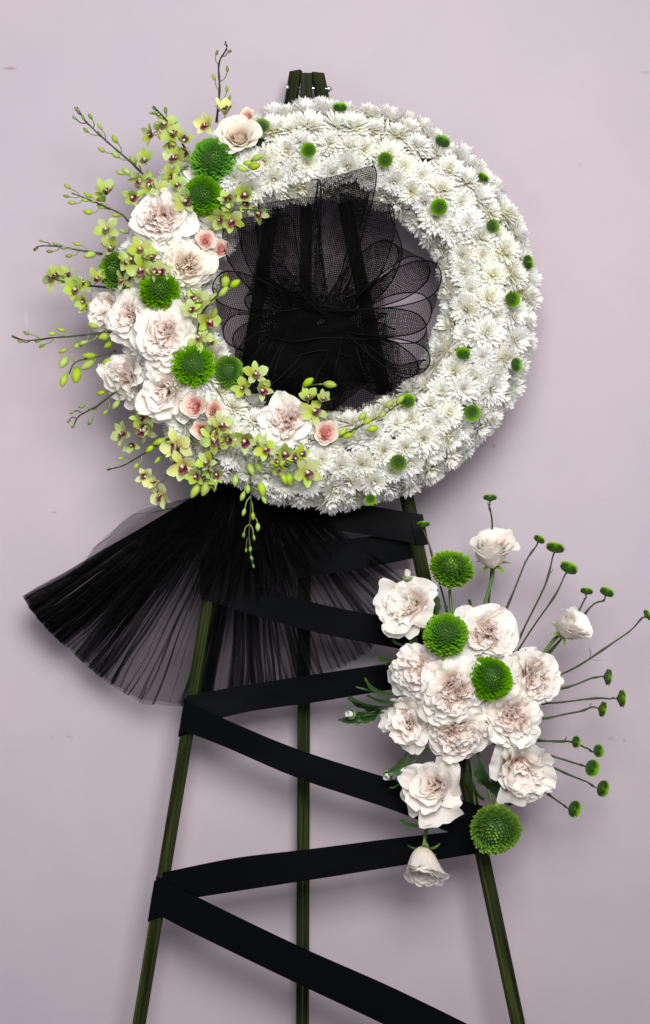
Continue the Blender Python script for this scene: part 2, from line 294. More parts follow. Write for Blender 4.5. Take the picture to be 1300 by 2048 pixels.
def catmull(pts, n):
    P = [np.array(p, float) for p in pts]
    if len(P) == 2: return np.array([P[0] + (P[1] - P[0]) * t for t in np.linspace(0, 1, n)])
    P = [2 * P[0] - P[1]] + P + [2 * P[-1] - P[-2]]
    seg = len(P) - 3; out = []
    for t in np.linspace(0, seg - 1e-9, n):
        i = int(t); f = t - i; a, b, c, d = P[i:i + 4]
        out.append(0.5 * (2 * b + (c - a) * f + (2 * a - 5 * b + 4 * c - d) * f * f + (3 * b - a - 3 * c + d) * f ** 3))
    return np.array(out)
def tube(mb, pts, r, sides=6, mi=0, knobby=0.0):
    pts = np.asarray(pts, float); n = len(pts); r = np.broadcast_to(np.asarray(r, float), (n,))
    T = np.gradient(pts, axis=0); T /= np.linalg.norm(T, axis=1)[:, None] + 1e-12
    ref = np.array([0.13, -0.9, 0.4]); V = []
    for k in range(n):
        a = np.cross(T[k], ref)
        if np.linalg.norm(a) < 0.1: a = np.cross(T[k], (1, 0, 0))
        a /= np.linalg.norm(a); b = np.cross(T[k], a)
        for s in range(sides):
            th = 2 * math.pi * s / sides; V.append(pts[k] + (a * math.cos(th) + b * math.sin(th)) * r[k])
    F = [(k * sides + s, k * sides + (s + 1) % sides, (k + 1) * sides + (s + 1) % sides, (k + 1) * sides + s) for k in range(n - 1) for s in range(sides)]
    F += [tuple(range(sides))[::-1], tuple((n - 1) * sides + s for s in range(sides))]
    UV = [(s / sides, k / max(1, n - 1)) for k in range(n) for s in range(sides)]
    mb.add(V, F, UV, mi)
def lathe(mb, prof, sides=10, mi=0):
    n = len(prof); V = []; UV = []
    for k, (r, z) in enumerate(prof):
        for s in range(sides):
            th = 2 * math.pi * s / sides; V.append((r * math.cos(th), r * math.sin(th), z)); UV.append((s / sides, k / (n - 1)))
    F = [(k * sides + s, k * sides + (s + 1) % sides, (k + 1) * sides + (s + 1) % sides, (k + 1) * sides + s) for k in range(n - 1) for s in range(sides)]
    mb.add(V, F, UV, mi)
def tube_mesh(name, pts, r, mat, sides=6):
    mb = MB(); tube(mb, pts, r, sides); return mb.mesh(name, mat)

# ------------------------------------------------------------------ the setting
mb = MB(); mb.add([(-1.6, 0, 0), (1.6, 0, 0), (1.6, 0, 2.6), (-1.6, 0, 2.6)], [(0, 1, 2, 3)], [(0, 0), (1, 0), (1, 1), (0, 1)])
o = obj('wall', mb.mesh('wall', M['wall'], False)); o['kind'] = 'structure'; o['label'] = 'pale mauve painted studio wall with faint scuffs'
mb = MB(); mb.add([(-1.6, 0, 0), (-1.6, -1.2, 0), (1.6, -1.2, 0), (1.6, 0, 0)], [(0, 1, 2, 3)], [(0, 0), (1, 0), (1, 1), (0, 1)])
o = obj('floor', mb.mesh('floor', M['floor'], False)); o['kind'] = 'structure'

# ------------------------------------------------------------------ easel
FLOOR_PY = 2515
def lerp(a, b, t): return a + (b - a) * t
def leg_pt(leg, py, dd=0.0):
    t = (py - 145) / (2048 - 145)
    if leg == 'L': x = lerp(591.5, 278, t); d = lerp(0.052, 0.125, t)
    elif leg == 'R': x = lerp(634, 1036, t) + 14 * math.sin(math.pi * max(0, min(1, t))) * 0.5; d = lerp(0.052, 0.125, t)
    elif leg == 'A': x = lerp(608, 598.6, t); d = lerp(0.056, 0.028, t)
    else: x = lerp(619, 611.4, t); d = lerp(0.054, 0.026, t)
    return at(x, py, d + dd)
def bar(p0, p1, w, th, yaw, name, parent, mat, cut=0.0, sub=8):
    """a slat from p0 to p1, rectangular section, bevelled edges; yaw turns it about its own length"""
    ax = (p1 - p0).normalized(); f = Vector((0, -1, 0)); f = (f - ax * f.dot(ax)).normalized(); s = ax.cross(f).normalized()
    q = Quaternion(ax, yaw); f.rotate(q); s.rotate(q)
    b = 0.0012; w2, t2 = w / 2, th / 2
    sec = [(-w2 + b, t2), (w2 - b, t2), (w2, t2 - b), (w2, -t2 + b), (w2 - b, -t2), (-w2 + b, -t2), (-w2, -t2 + b), (-w2, t2 - b)]
    per = [0]; 
    for i in range(8): a_, b_ = sec[i], sec[(i + 1) % 8]; per.append(per[-1] + math.dist(a_, b_))
    L = (p1 - p0).length; V = []; UV = []; F = []
    rr = random.Random(name + str(p0.x))
    for k in range(sub + 1):
        c = p0.lerp(p1, k / sub); jit = (rr.uniform(-1, 1) * 0.0004)
        for i, (a_, b_) in enumerate(sec):
            e = ax * (cut * a_ / w2 if k == 0 else 0)
            V.append(c + s * (a_ + jit) + f * b_ + e); UV.append((per[i], L * k / sub))
    for k in range(sub):
        for i in range(8): F.append((k * 8 + i, k * 8 + (i + 1) % 8, (k + 1) * 8 + (i + 1) % 8, (k + 1) * 8 + i))
    F += [tuple(range(8))[::-1], tuple(sub * 8 + i for i in range(8))]
    mb = MB(); mb.add(V, F, UV); return obj(name, mb.mesh(name, mat, False), parent)
easel = thing('wooden_easel', 'olive green stained wooden tripod easel behind the wreath, bolted at its top', 'easel', Matrix.Translation((0, -0.08, 0)))
def ep(leg, py, dd=0.0): return leg_pt(leg, py, dd) - Vector((0, -0.08, 0))
o = bar(ep('L', 143), ep('L', FLOOR_PY), 0.0180, 0.0115, R(24), 'leg', easel, M['wood'], cut=0.002); o['label'] = 'slanting front leg under the tulle fan'
o = bar(ep('R', 147), ep('R', FLOOR_PY), 0.0198, 0.0115, R(-22), 'leg', easel, M['wood'], cut=-0.002); o['label'] = 'slanting front leg carrying the lower bouquet'
o = bar(ep('A', 147), ep('A', FLOOR_PY), 0.0098, 0.013, 0, 'back_slat', easel, M['wood'])
o = bar(ep('B', 147), ep('B', FLOOR_PY), 0.0095, 0.011, 0, 'back_slat', easel, M['wood'])
off = Vector((0, -0.08, 0))
bolt = obj('bolt', tube_mesh('bolt', [at(574, 175, 0.054) - off, at(664, 178, 0.054) - off], 0.0026, M['bolt'], 10), easel)
for a_, b_, r_ in (((572, 175), (577, 175.2), 0.0062), ((655, 177.7), (660, 177.9), 0.0055)):
    obj('nut', tube_mesh('nut', [at(*a_, 0.054) - off, at(*b_, 0.054) - off], r_, M['bolt'], 6), bolt)

# ------------------------------------------------------------------ wreath of white chrysanthemums
WX, WY, RX, RY, TUBE = 655, 608, 322, 311, 74
def ring_d(py): return 0.135 + 0.022 * (py - WY) / 400
def surf_d(px, py, lift=0.0):
    """depth of the wreath's flower surface at a photo position"""
    e = math.hypot((px - WX) / RX, (py - WY) / RY); rho = (e - 1) * 316
    h = math.sqrt(max(0.0, 1 - (rho / 108) ** 2)) * 88
    return ring_d(py) + (h + lift) * K
def surf_n(px, py):
    e = math.hypot((px - WX) / RX, (py - WY) / RY) + 1e-9; rho = max(-1.0, min(1.0, (e - 1) * 316 / 110))
    ux, uy = (px - WX) / RX / e, -(py - WY) / RY / e
    return Vector((ux * rho, -math.sqrt(max(0.05, 1 - rho * rho)), uy * rho))

def mum_meshes(seed):
    rr = random.Random(seed); mb = MB()
    sz = rr.uniform(0.9, 1.1)
    for n, L, a, w, z in ((21, 1.0, 92, 0.20, -0.16), (22, 1.02, 78, 0.20, -0.10), (21, 1.0, 64, 0.195, -0.04), (20, 0.95, 50, 0.185, 0.02), (18, 0.86, 37, 0.175, 0.06), (15, 0.74, 25, 0.16, 0.09), (11, 0.60, 13, 0.14, 0.11)):
        ph = rr.uniform(0, 6)
        for i in range(n):
            l = L * rr.uniform(0.82, 1.08); b = a + rr.uniform(-9, 9)
            P, F, UV = petal(l, w * rr.uniform(0.85, 1.15), (b - 14, b + 6, b - 22 + rr.uniform(-22, 20)), cup=6.0, nu=2, nv=4, base_w=0.5, wide=0.75, r0=0.06, z0=z - 0.1, tipround=0.2, endw=0.82, az=ph + (i + rr.uniform(-0.25, 0.25)) * 2 * math.pi / n, tw=rr.uniform(-0.08, 0.08))
            mb.add(P, F, UV)
    pet = mb.mesh('chrysanthemum', M['mum'])
    mb = MB()
    lathe(mb, [(0.0, -0.25), (0.16, -0.1), (0.15, 0.04), (0.09, 0.1), (0.0, 0.12)], 8)
    for i in range(16):
        t = i / 16; a = i * 2.39996
        P, F, UV = petal(0.2, 0.07, (6 + 26 * t, 10 + 20 * t, -10), nu=1, nv=2, r0=0.13 * math.sqrt(t), z0=0.05, az=a); mb.add(P, F, UV)
    return pet, mb.mesh('flower_centre', M['mum_eye'])
MUMS = [mum_meshes(100 + i) for i in range(9)]

# accents, needed first so that no bloom is set under a big head
BIG_W = []     # filled by the lists below: (px, py, r)
ROSES_W = [
 # px, py, r, kind, (fx, fy), roll, label
 (478, 275, 46, 'classic', (-0.05, 0.32), 0.4, 'cream spiral rose at the top of the wreath, above the highest green ball'),
 (318, 440, 64, 'g0', (-0.22, 0.10), 0.3, 'large blush white garden rose beside the two stacked green balls'),
 (376, 526, 52, 'cream', (0.05, -0.12), 1.1, 'cream garden rose directly below the trio of small pink roses'),
 (206, 614, 42, 'c0', (-0.75, 0.25), 0.5, 'small white rose at the outer edge, half hidden by its blush neighbour'),
 (256, 634, 50, 'g1', (-0.40, 0.10), 2.0, 'blush garden rose wedged between the outermost white rose and the largest bloom'),
 (328, 672, 66, 'g2', (-0.10, 0.02), 0.9, 'largest full blush rose in the middle of the left cluster'),
 (250, 748, 56, 'c1', (-0.55, -0.15), 2.6, 'tall pale rose on the outer edge, above the small bare orchid tip'),
 (324, 796, 58, 'c2', (-0.15, -0.05), 1.7, 'white rose with rolled petals beside the lower trio of pink roses'),
 (568, 848, 55, 'g4', (0.0, -0.05), 0.2, 'peach centred garden rose at the bottom of the wreath'),
]
SPRAY_W = [
 (496, 230, 16, (0.05, 0.3), 'tiny pink rose bud peeking above the cream spiral rose'),
 (411, 481, 23, (0.05, 0.15), 'pink spray rose, upper left of the trio near the wreath opening'),
 (443, 497, 21, (0.25, 0.0), 'pink spray rose closest to the black bow'),
 (421, 516, 15, (0.25, -0.3), 'smallest pink spray rose tucked below its two larger neighbours'),
 (389, 812, 28, (-0.1, 0.1), 'largest pink spray rose of the lower trio'),
 (430, 821, 22, (0.1, 0.1), 'pink spray rose beside the white mums in the lower trio'),
 (401, 858, 22, (-0.05, -0.1), 'lowest pink spray rose of the lower trio'),
 (653, 867, 28, (0.1, 0.05), 'single pink spray rose lying on the white mums beside the orchid twig'),
]
BALLS_W = [
 (427, 321, 46, 0, (-0.05, 0.18), 'round green ball mum just under the cream spiral rose'),
 (405, 392, 43, 1, (-0.1, -0.05), 'round green ball mum below the highest green ball'),
 (231, 541, 38, 2, (-0.55, 0.0), 'green ball mum on the outer edge behind the orchid flowers'),
 (320, 584, 41, 0, (-0.05, 0.45), 'green ball mum above the largest blush rose'),
 (386, 730, 42, 3, (0.0, 0.22), 'light green loose mum between the blush roses and the bow'),
 (455, 743, 34, 1, (0.55, 0.15), 'green ball mum at the edge of the wreath opening'),
]
BIG_W = [(a[0], a[1], a[2] * 0.62) for a in ROSES_W] + [(a[0], a[1], a[2] * 0.55) for a in SPRAY_W] + [(a[0], a[1], a[2] * 0.6) for a in BALLS_W]

wreath = thing('chrysanthemum_wreath', 'round wreath packed with white chrysanthemums, hung on the green easel', 'wreath', Matrix.Translation(at(WX, WY, 0.135)))
WO = Vector(wreath.location)
def ring_frame(th, ph, rad):
    """point on the tube: th round the ring, ph across it (0 = towards the viewer, + = outwards); px radius"""
    ca, sa = math.cos(th), math.sin(th)
    er = rad * math.sin(ph)
    px = WX + (RX + er) * ca; py = WY - (RY + er) * sa
    d = ring_d(py) + rad * math.cos(ph) * K * 0.95
    return at(px, py, d), Vector((ca * math.sin(ph), -math.cos(ph), sa * math.sin(ph))), px, py
mb = MB(); nu_, nv_ = 20, 96; V = []; UV = []; F = []
for j in range(nv_):
    for i in range(nu_):
        V.append(ring_frame(2 * math.pi * j / nv_, 2 * math.pi * i / nu_, TUBE - 20)[0] - WO); UV.append((i / nu_, j / nv_))
for j in range(nv_):
    for i in range(nu_): F.append((j * nu_ + i, j * nu_ + (i + 1) % nu_, ((j + 1) % nv_) * nu_ + (i + 1) % nu_, ((j + 1) % nv_) * nu_ + i))
mb.add(V, F, UV); obj('foam_ring', mb.mesh('foam_ring', M['foam']), wreath)
BTN_W = [
 (524, 252, 18, (0.2, 0.3), 'green button mum touching the cream spiral rose'),
 (680, 216, 17, (0.05, 1.1), 'green button mum on the top rim, beside the easel bolt'),
 (617, 301, 18, (-0.05, 0.1), 'green button mum above the top of the black bow, below the easel head'),
 (770, 320, 18, (0.05, 0.1), 'green button mum right above the upright bow loop'),
 (885, 284, 19, (0.35, 0.8), 'green button mum on the outer rim, first after the top one'),
 (966, 356, 14, (0.6, 0.9), 'small half sunken green button mum on the upper outer rim'),
 (878, 415, 20, (-0.1, 0.1), 'green button mum on the inner face, above the tip of the bow'),
 (985, 453, 17, (0.4, 0.1), 'green button mum in mid ring below the half sunken one'),
 (1055, 525, 18, (1.1, 0.2), 'green button mum seen edge-on at the outermost rim'),
 (1024, 599, 19, (0.35, 0.0), 'green button mum level with the knot of the bow'),
 (926, 708, 17, (0.0, 0.65), 'half buried green button mum low on the inner side'),
 (1032, 730, 17, (0.8, 0.1), 'narrow green button mum tilted outwards on the lower outer rim'),
 (944, 826, 20, (0.1, -0.05), 'large green button mum in the lower outer part of the ring'),
 (815, 803, 18, (0.0, 0.45), 'green button mum at the tip of the orchid twig'),
 (796, 926, 20, (0.0, 0.0), 'green button mum near the bottom rim above the easel leg'),
]
rr = random.Random(21); nm = 0
SP = 41.5
for k, ph in enumerate((-98, -62, -28, 6, 38, 68, 98)):
    php = R(ph); rad = TUBE + rr.uniform(-2, 2); n = int(round(2 * math.pi * (316 + rad * math.sin(php)) / SP))
    t0 = rr.uniform(0, 1)
    for i in range(n):
        th = 2 * math.pi * (i + t0 + rr.uniform(-0.22, 0.22)) / n
        p, nrm, px, py = ring_frame(th, php + R(rr.uniform(-7, 7)), rad + rr.uniform(-7, 7))
        if any((px - a) ** 2 + (py - b) ** 2 < c * c for a, b, c in BIG_W): continue
        if abs(ph) < 90 and any((px - a[0]) ** 2 + (py - a[1]) ** 2 < (a[2] * 0.6) ** 2 for a in BTN_W): continue
        nrm = (nrm + Vector((rr.uniform(-.28, .28), rr.uniform(-.1, .1), rr.uniform(-.28, .28)))).normalized()
        pm, em = rr.choice(MUMS); s = K * rr.uniform(29, 40) * (0.95 if abs(ph) > 90 else 1)
        b = obj('chrysanthemum', pm, wreath, Matrix.Translation(-WO) @ frame(p + nrm * 0.004, nrm, rr.uniform(0, 6.28), s))
        obj('flower_centre', em, b); nm += 1
mb = MB()
for i in range(3000):
    th = rr.uniform(0, 2 * math.pi); ph = R(rr.uniform(-100, 104))
    p, nrm, px, py = ring_frame(th, ph, 56)
    if any((px - a) ** 2 + (py - b) ** 2 < (c * 1.3) ** 2 for a, b, c in BIG_W): continue
    nrm = (nrm + Vector((rr.gauss(0, .42), rr.gauss(0, .3), rr.gauss(0, .42)))).normalized()
    P, F, UV = petal(38 * K * rr.uniform(0.75, 1.0), 7.2 * K, (-8, 4, 22), 170, 2, 3, base_w=0.5, wide=0.75, r0=0, tipround=0.2, endw=0.8)
    m_ = np.array(frame(p - WO, nrm, rr.uniform(0, 6.28), 1)); mb.add(P @ m_[:3, :3].T + m_[:3, 3], F, UV)
o = obj('loose_petals', mb.mesh('loose_petals', M['mum']), wreath); o['kind'] = 'stuff'
print('mums', nm)

# ------------------------------------------------------------------ roses
def rose_set(kind, seed):
    """returns [(part name, mesh, ...)] in unit size (radius about 1), axis +Z"""
    rr = random.Random(seed); out = []
    if kind in ('garden', 'cream'): mi, mo = ('rose_in', 'rose_out') if kind == 'garden' else ('cream_in', 'cream_out')
    elif kind == 'spray': mi, mo = 'pink_in', 'pink_out'
    elif kind in ('side', 'crumple'): mi, mo = 'rose_in', 'rose_out'
    else: mi, mo = 'cream_in', 'cream_out'
    wp = [rr.uniform(0, 6) for _ in range(9)]; wa = {'garden': 0.075, 'cream': 0.07, 'crumple': 0.10, 'side': 0.05, 'spray': 0.035}.get(kind, 0.02)
    def put(P, F, UV, mat):
        Q = P.copy()
        for ax in range(3):
            b, c = (ax + 1) % 3, (ax + 2) % 3
            Q[:, ax] += wa * (np.sin(3.1 * P[:, b] + wp[ax]) + np.sin(2.7 * P[:, c] + wp[ax + 3]) + 0.5 * np.sin(6.5 * P[:, b] + 5 * P[:, c] + wp[ax + 6]))
        P = Q
        mb = MB(); mb.add(P, F, UV); out.append(('petal', mb.mesh('petal', M[mat])))
    if kind in ('garden', 'cream'):
        rings = [  # n, L, W, profile, cup, ruffle, z0, mat
            (7, 1.18, 1.00, (48, 76, 104), 0.9, 0.070, -0.55, mo), (8, 1.10, 0.92, (36, 66, 92), 1.2, 0.075, -0.52, mo),
            (8, 1.02, 0.84, (26, 54, 80), 1.5, 0.080, -0.50, mo), (8, 0.96, 0.74, (18, 40, 70), 1.9, 0.085, -0.48, mi),
            (7, 0.90, 0.64, (11, 28, 56), 2.3, 0.085, -0.46, mi)]
        for n, L, W, pr, cup, ruf, z0, mat in rings:
            p0 = rr.uniform(0, 6)
            for i in range(n):
                j = rr.uniform(-8, 8); e = rr.uniform(-16, 14)
                P, F, UV = petal(L * rr.uniform(0.84, 1.08), W * rr.uniform(0.8, 1.12), (pr[0] + j, pr[1] + j, pr[2] + j + e), cup * rr.uniform(0.4, 1.2), 12, 9, ruf * rr.uniform(0.6, 1.35), rr.uniform(1.4, 3.4), rr.uniform(0, 6), rr.choice((0, 0, 0.07, 0.12)), 0.3, 0.72, 0.06, z0, 0.2, p0 + (i + rr.uniform(-0.28, 0.28)) * 2 * math.pi / n, rr.uniform(-0.08, 0.08))
                put(P, F, UV, mat)
        nq = rr.choice((4, 4, 5)); q0 = rr.uniform(0, 6)
        for q in range(nq):
            az = q0 + q * 2 * math.pi / nq + rr.uniform(-0.25, 0.25); off = 0.25 * rr.uniform(0.8, 1.15)
            for i in range(8):
                t = i / 7
                P, F, UV = petal(0.60 * rr.uniform(0.85, 1.1), (0.30 + 0.26 * t), (4 + 12 * t, 8 + 18 * t, 4 + 42 * t), 5.0 - 2.2 * t, 8, 6, 0.06, rr.uniform(1.4, 2.6), rr.uniform(0, 6), 0.08, 0.4, 0.7, 0.03 + 0.07 * t, -0.20 - 0.02 * t, 0.18, rr.uniform(0, 6.28))
                P = rot_pts(P, (-math.sin(az), math.cos(az), 0), R(rr.uniform(10, 26)))
                P = P + np.array((math.cos(az) * off, math.sin(az) * off, rr.uniform(-0.05, 0.04)))
                put(P, F, UV, mi)
        for i in range(7):
            P, F, UV = petal(0.55, 0.28, (0, 8, 24), 3.0, 5, 5, 0.04, 1.5, rr.uniform(0, 6), 0, 0.4, 0.7, 0.05, -0.25, 0.18, rr.uniform(0, 6.28)); put(P, F, UV, mi)
    elif kind == 'classic':
        n = 36
        for i in range(n):
            t = i / (n - 1); az = i * 2.39996 + rr.uniform(-.15, .15)
            rad = 0.05 + 0.42 * t
            pr = (3 + 46 * t, 2 + 40 * t ** 1.2, -4 + 112 * t ** 1.5)
            P, F, UV = petal(0.80 + 0.36 * t + 0.04 * math.sin(i), 0.50 + 0.78 * t, pr, 1 / (0.13 + 0.52 * t), 10, 8, 0.018 + 0.02 * t, 1.1, rr.uniform(0, 6), 0, 0.4, 0.66, 0.05 + 0.12 * t, -0.5 - 0.04 * t, 0.2, az)
            put(P, F, UV, mi if t < 0.5 else mo)
    elif kind == 'spray':
        n = 42
        for i in range(n):
            t = i / (n - 1); az = i * 2.39996 + rr.uniform(-.25, .25)
            pr = (4 + 58 * t, 2 + 36 * t, 6 + 40 * t ** 2)
            P, F, UV = petal(0.78 + 0.42 * t, 0.42 + 0.74 * t, pr, 1 / (0.14 + 0.5 * t), 7, 7, 0.03, 1.3, rr.uniform(0, 6), 0, 0.42, 0.66, 0.04 + 0.15 * t, -0.55 - 0.05 * t, 0.18, az)
            if t < 0.45:
                P = rot_pts(P, (math.cos(az * 1.7), math.sin(az * 1.7), 0), R(rr.uniform(-14, 14)), (0, 0, -0.5))
            put(P, F, UV, mi if t < 0.66 else mo)
    elif kind == 'side':
        n = 34
        for i in range(n):
            t = i / (n - 1); az = i * 2.39996 + rr.uniform(-.2, .2)
            pr = (6 + 74 * t, 2 + 22 * t, 20 + 66 * t ** 1.6 + rr.uniform(-18, 14))
            P, F, UV = petal(0.95 + 0.42 * t * rr.uniform(0.8, 1.1), 0.48 + 0.62 * t, pr, (1 / (0.16 + 0.45 * t)) * rr.uniform(0.6, 1.05), 8, 9, 0.06, rr.uniform(1.0, 1.9), rr.uniform(0, 6), rr.choice((0, 0.06)), 0.42, 0.66, 0.04 + 0.12 * t, -0.75, 0.18, az, rr.uniform(-.06, .06))
            put(P, F, UV, mi if t < 0.45 else mo)
    elif kind == 'crumple':
        for n, L, W, pr, cup, ruf, z0, mat in ((5, 1.16, 1.15, (50, 70, 96), 0.9, 0.10, -0.58, mo), (6, 1.08, 1.05, (36, 52, 86), 1.2, 0.12, -0.55, mo), (6, 1.0, 0.95, (24, 36, 74), 1.6, 0.12, -0.52, mo), (6, 0.98, 0.8, (14, 22, 60), 2.2, 0.11, -0.5, mi), (6, 0.92, 0.62, (8, 12, 40), 3.0, 0.08, -0.48, mi), (5, 0.86, 0.4, (3, 6, 22), 4.0, 0.05, -0.46, mi)):
            p0 = rr.uniform(0, 6)
            for i in range(n):
                j = rr.uniform(-13, 13); e = rr.uniform(-30, 22)
                P, F, UV = petal(L * rr.uniform(0.78, 1.1), W * rr.uniform(0.75, 1.15), (pr[0] + j, pr[1] + j, pr[2] + j + e), cup * rr.uniform(0.2, 1.3), 12, 10, ruf * rr.uniform(0.5, 1.2), rr.uniform(1.2, 3.0), rr.uniform(0, 6), rr.choice((0, 0.06, 0.14)), 0.3, 0.72, 0.06, z0, 0.2, p0 + (i + rr.uniform(-0.35, 0.35)) * 2 * math.pi / n, rr.uniform(-0.12, 0.12))
                put(P, F, UV, mat)
    # calyx
    zb = -0.78 if kind == 'side' else -0.58
    mb = MB(); lathe(mb, [(0.0, zb - 0.24), (0.07, zb - 0.22), (0.15, zb - 0.1), (0.16, zb + 0.04), (0.1, zb + 0.12)], 9); out.append(('calyx', mb.mesh('calyx', M['bract'])))
    for i in range(5):
        P, F, UV = petal(0.62, 0.2, (60, 96, 120 + rr.uniform(-20, 30)), 1.5, 2, 5, base_w=0.9, wide=0.2, endw=0.1, r0=0.12, z0=zb, tipround=0.0, az=i * 1.2566 + rr.uniform(-.2, .2))
        mb = MB(); mb.add(P, F, UV); out.append(('sepal', mb.mesh('sepal', M['bract'])))
    return out
RS = {}
for i in range(6): RS['g%d' % i] = rose_set('garden', 300 + i)
RS['cream'] = rose_set('cream', 331); RS['classic'] = rose_set('classic', 340)
for i in range(3): RS['spray%d' % i] = rose_set('spray', 350 + i); RS['side%d' % i] = rose_set('side', 360 + i); RS['c%d' % i] = rose_set('crumple', 370 + i)
nside = 0
def stem_to(parent, mw, base_local, target, r0=0.0028, r1=0.0032, bend=0.2, mat='stem', name='stem', z=-0.9):
    """stem from the head's underside to a world point, as a child of the head"""
    p0 = mw @ Vector((0, 0, base_local)); q = mw.to_3x3() @ Vector((0, 0, -1)); q.normalize()
    L = (target - p0).length; pts = catmull([p0 + q * -0.002, p0 + q * (L * bend), p0.lerp(target, 0.6) + q * (L * bend * 0.35), target], 10)
    inv = mw.inverted(); s = mw.to_scale().x
    loc = [inv @ Vector(p) for p in pts]
    return obj(name, tube_mesh(name, loc, np.linspace(r0, r1, 10) / s, M[mat]), parent)
def place_rose(px, py, r, kind, fd, roll, label, d, stem=None, group=None, name='garden_rose', zs=1.0):
    global nside
    if kind == 'side': kind = 'side%d' % (nside % 3); nside += 1
    p = at(px, py, d); mw = frame(p, face_dir(*fd), roll, sc_at(d) * r) @ Matrix.Diagonal((1, 1, zs, 1))
    t = thing(name, label, 'rose', mw, group)
    for nme, me in RS[kind]:
        obj(nme, me, t)
    if stem is not None: stem_to(t, mw, -0.95 if kind.startswith('side') else -0.78, stem)
    return t
for (px, py, r, kind, fd, roll, label) in ROSES_W:
    e = math.hypot((px - WX) / RX, (py - WY) / RY); inner = at(WX + (px - WX) / e, WY + (py - WY) / e, ring_d(py))
    d = surf_d(px, py, r * 0.32)
    if kind == 'classic': d += 0.008
    place_rose(px, py, r, kind, fd, roll, label, d, at(px + (WX - px) * 0.05, py + (WY - py) * 0.05, ring_d(py)), 'roses set into the wreath')
for i, (px, py, r, fd, label) in enumerate(SPRAY_W):
    place_rose(px, py, r, 'spray%d' % (i % 3), fd, i * 1.3, label, surf_d(px, py, r * 0.5 + 12), at(px + (WX - px) * 0.03, py + (WY - py) * 0.03, ring_d(py)), 'small pink spray roses', 'spray_rose')

# ------------------------------------------------------------------ green chrysanthemums
def ball_set(seed, N=430, zs=1.0, L=0.30, W=0.135, loose=0):
    rr = random.Random(seed); mb = MB(); c1 = math.cos(R(122)); wq = [rr.uniform(0, 6) for _ in range(6)]
    def wrp(P):
        Q = P.copy()
        for ax in range(3): Q[:, ax] += 0.035 * (np.sin(2.4 * P[:, (ax + 1) % 3] + wq[ax]) + np.sin(3.3 * P[:, (ax + 2) % 3] + wq[ax + 3]))
        return Q
    for i in range(N):
        t = (i + 0.5) / N; th = math.degrees(math.acos(1 - (1 - c1) * t)); az = i * 2.39996323 + rr.uniform(-.14, .14)
        l = L * (0.62 + 0.5 * min(1, th / 80)) * rr.uniform(0.8, 1.25); cl = (18 + rr.uniform(-6, 8)) if th > 25 else 6
        P, F, UV = petal(l, W * (0.6 + 0.5 * min(1, th / 60)), (th + cl, th - 8, th - 72 + rr.uniform(-16, 16)), 8.0, 2, 3, base_w=0.7, wide=0.6, r0=0.74 * math.sin(R(th)), z0=0.74 * math.cos(R(th)), tipround=0.2, endw=0.62, az=az, tw=rr.uniform(-.08, .08))
        P[:, 2] *= zs; mb.add(wrp(P), F, UV)
    out = [('petals', mb.mesh('petals', M['ball']))]
    mb = MB()
    for i in range(12 + loose):
        b = rr.uniform(96, 128)
        P, F, UV = petal(0.34 * rr.uniform(0.8, 1.35), 0.15, (b + 10, b - 4, b - 45 + rr.uniform(-30, 40)), 6.0, 2, 4, base_w=0.6, wide=0.7, r0=0.66 * math.sin(R(b)), z0=0.70 * math.cos(R(b)), tipround=0.2, endw=0.7, az=rr.uniform(0, 6.28), tw=rr.uniform(-.1, .1))
        P[:, 2] *= zs; mb.add(wrp(P), F, UV)
    out.append(('skirt_petals', mb.mesh('skirt_petals', M['skirt'])))
    mb = MB(); lathe(mb, [(0.0, -0.75 * zs), (0.45, -0.6 * zs), (0.70, -0.25 * zs), (0.77, 0.1 * zs), (0.66, 0.42 * zs), (0.4, 0.66 * zs), (0.0, 0.77 * zs)], 14)
    out.append(('core', mb.mesh('core', M['core']))); return out
BS = [ball_set(400), ball_set(401, 520, L=0.26, W=0.12), ball_set(402, 380, 0.92), ball_set(403, 400, 0.85, L=0.34, loose=60)]
def place_ball(px, py, r, v, fd, label, d, stem=None, group=None):
    mw = frame(at(px, py, d), face_dir(*fd), rnd.uniform(0, 6), sc_at(d) * r * 0.97)
    t = thing('green_ball_chrysanthemum', label, 'chrysanthemum', mw, group)
    for nme, me in BS[v]: obj(nme, me, t)
    if stem is not None: stem_to(t, mw, -0.6, stem, 0.0022, 0.0026)
    return t
for (px, py, r, v, fd, label) in BALLS_W:
    place_ball(px, py, r, v, fd, label, surf_d(px, py, r * 0.35), at(px + (WX - px) * 0.05, py + (WY - py) * 0.05, ring_d(py)), 'green ball mums set into the wreath')

def button_set(seed, N=170):
    rr = random.Random(seed); mb = MB()
    for i in range(N):
        t = (i + 0.5) / N; r_ = 0.86 * math.sqrt(t); az = i * 2.39996323
        h = 0.34 * (1 - r_ ** 2.2) - 0.10 * math.exp(-(r_ / 0.2) ** 2)
        th = 8 + 62 * r_ ** 1.5
        P, F, UV = petal((0.14 + 0.16 * r_ ** 2) * rr.uniform(0.85, 1.2), 0.105 + 0.035 * r_, (th, th, th - 22 + 30 * r_), 8.0, 2, 2, base_w=0.8, wide=0.6, r0=r_ * 0.92, z0=h, tipround=0.2, endw=0.6, az=az)
        mb.add(P, F, UV)
    out = [('petals', mb.mesh('petals', M['button']))]
    mb = MB(); lathe(mb, [(0.0, -0.42), (0.12, -0.38), (0.34, -0.26), (0.62, -0.10), (0.86, 0.0), (0.80, 0.10), (0.55, 0.24), (0.22, 0.30), (0.0, 0.26)], 12); out.append(('flower_base', mb.mesh('flower_base', M['core'])))
    return out
BT = [button_set(500 + i) for i in range(3)]
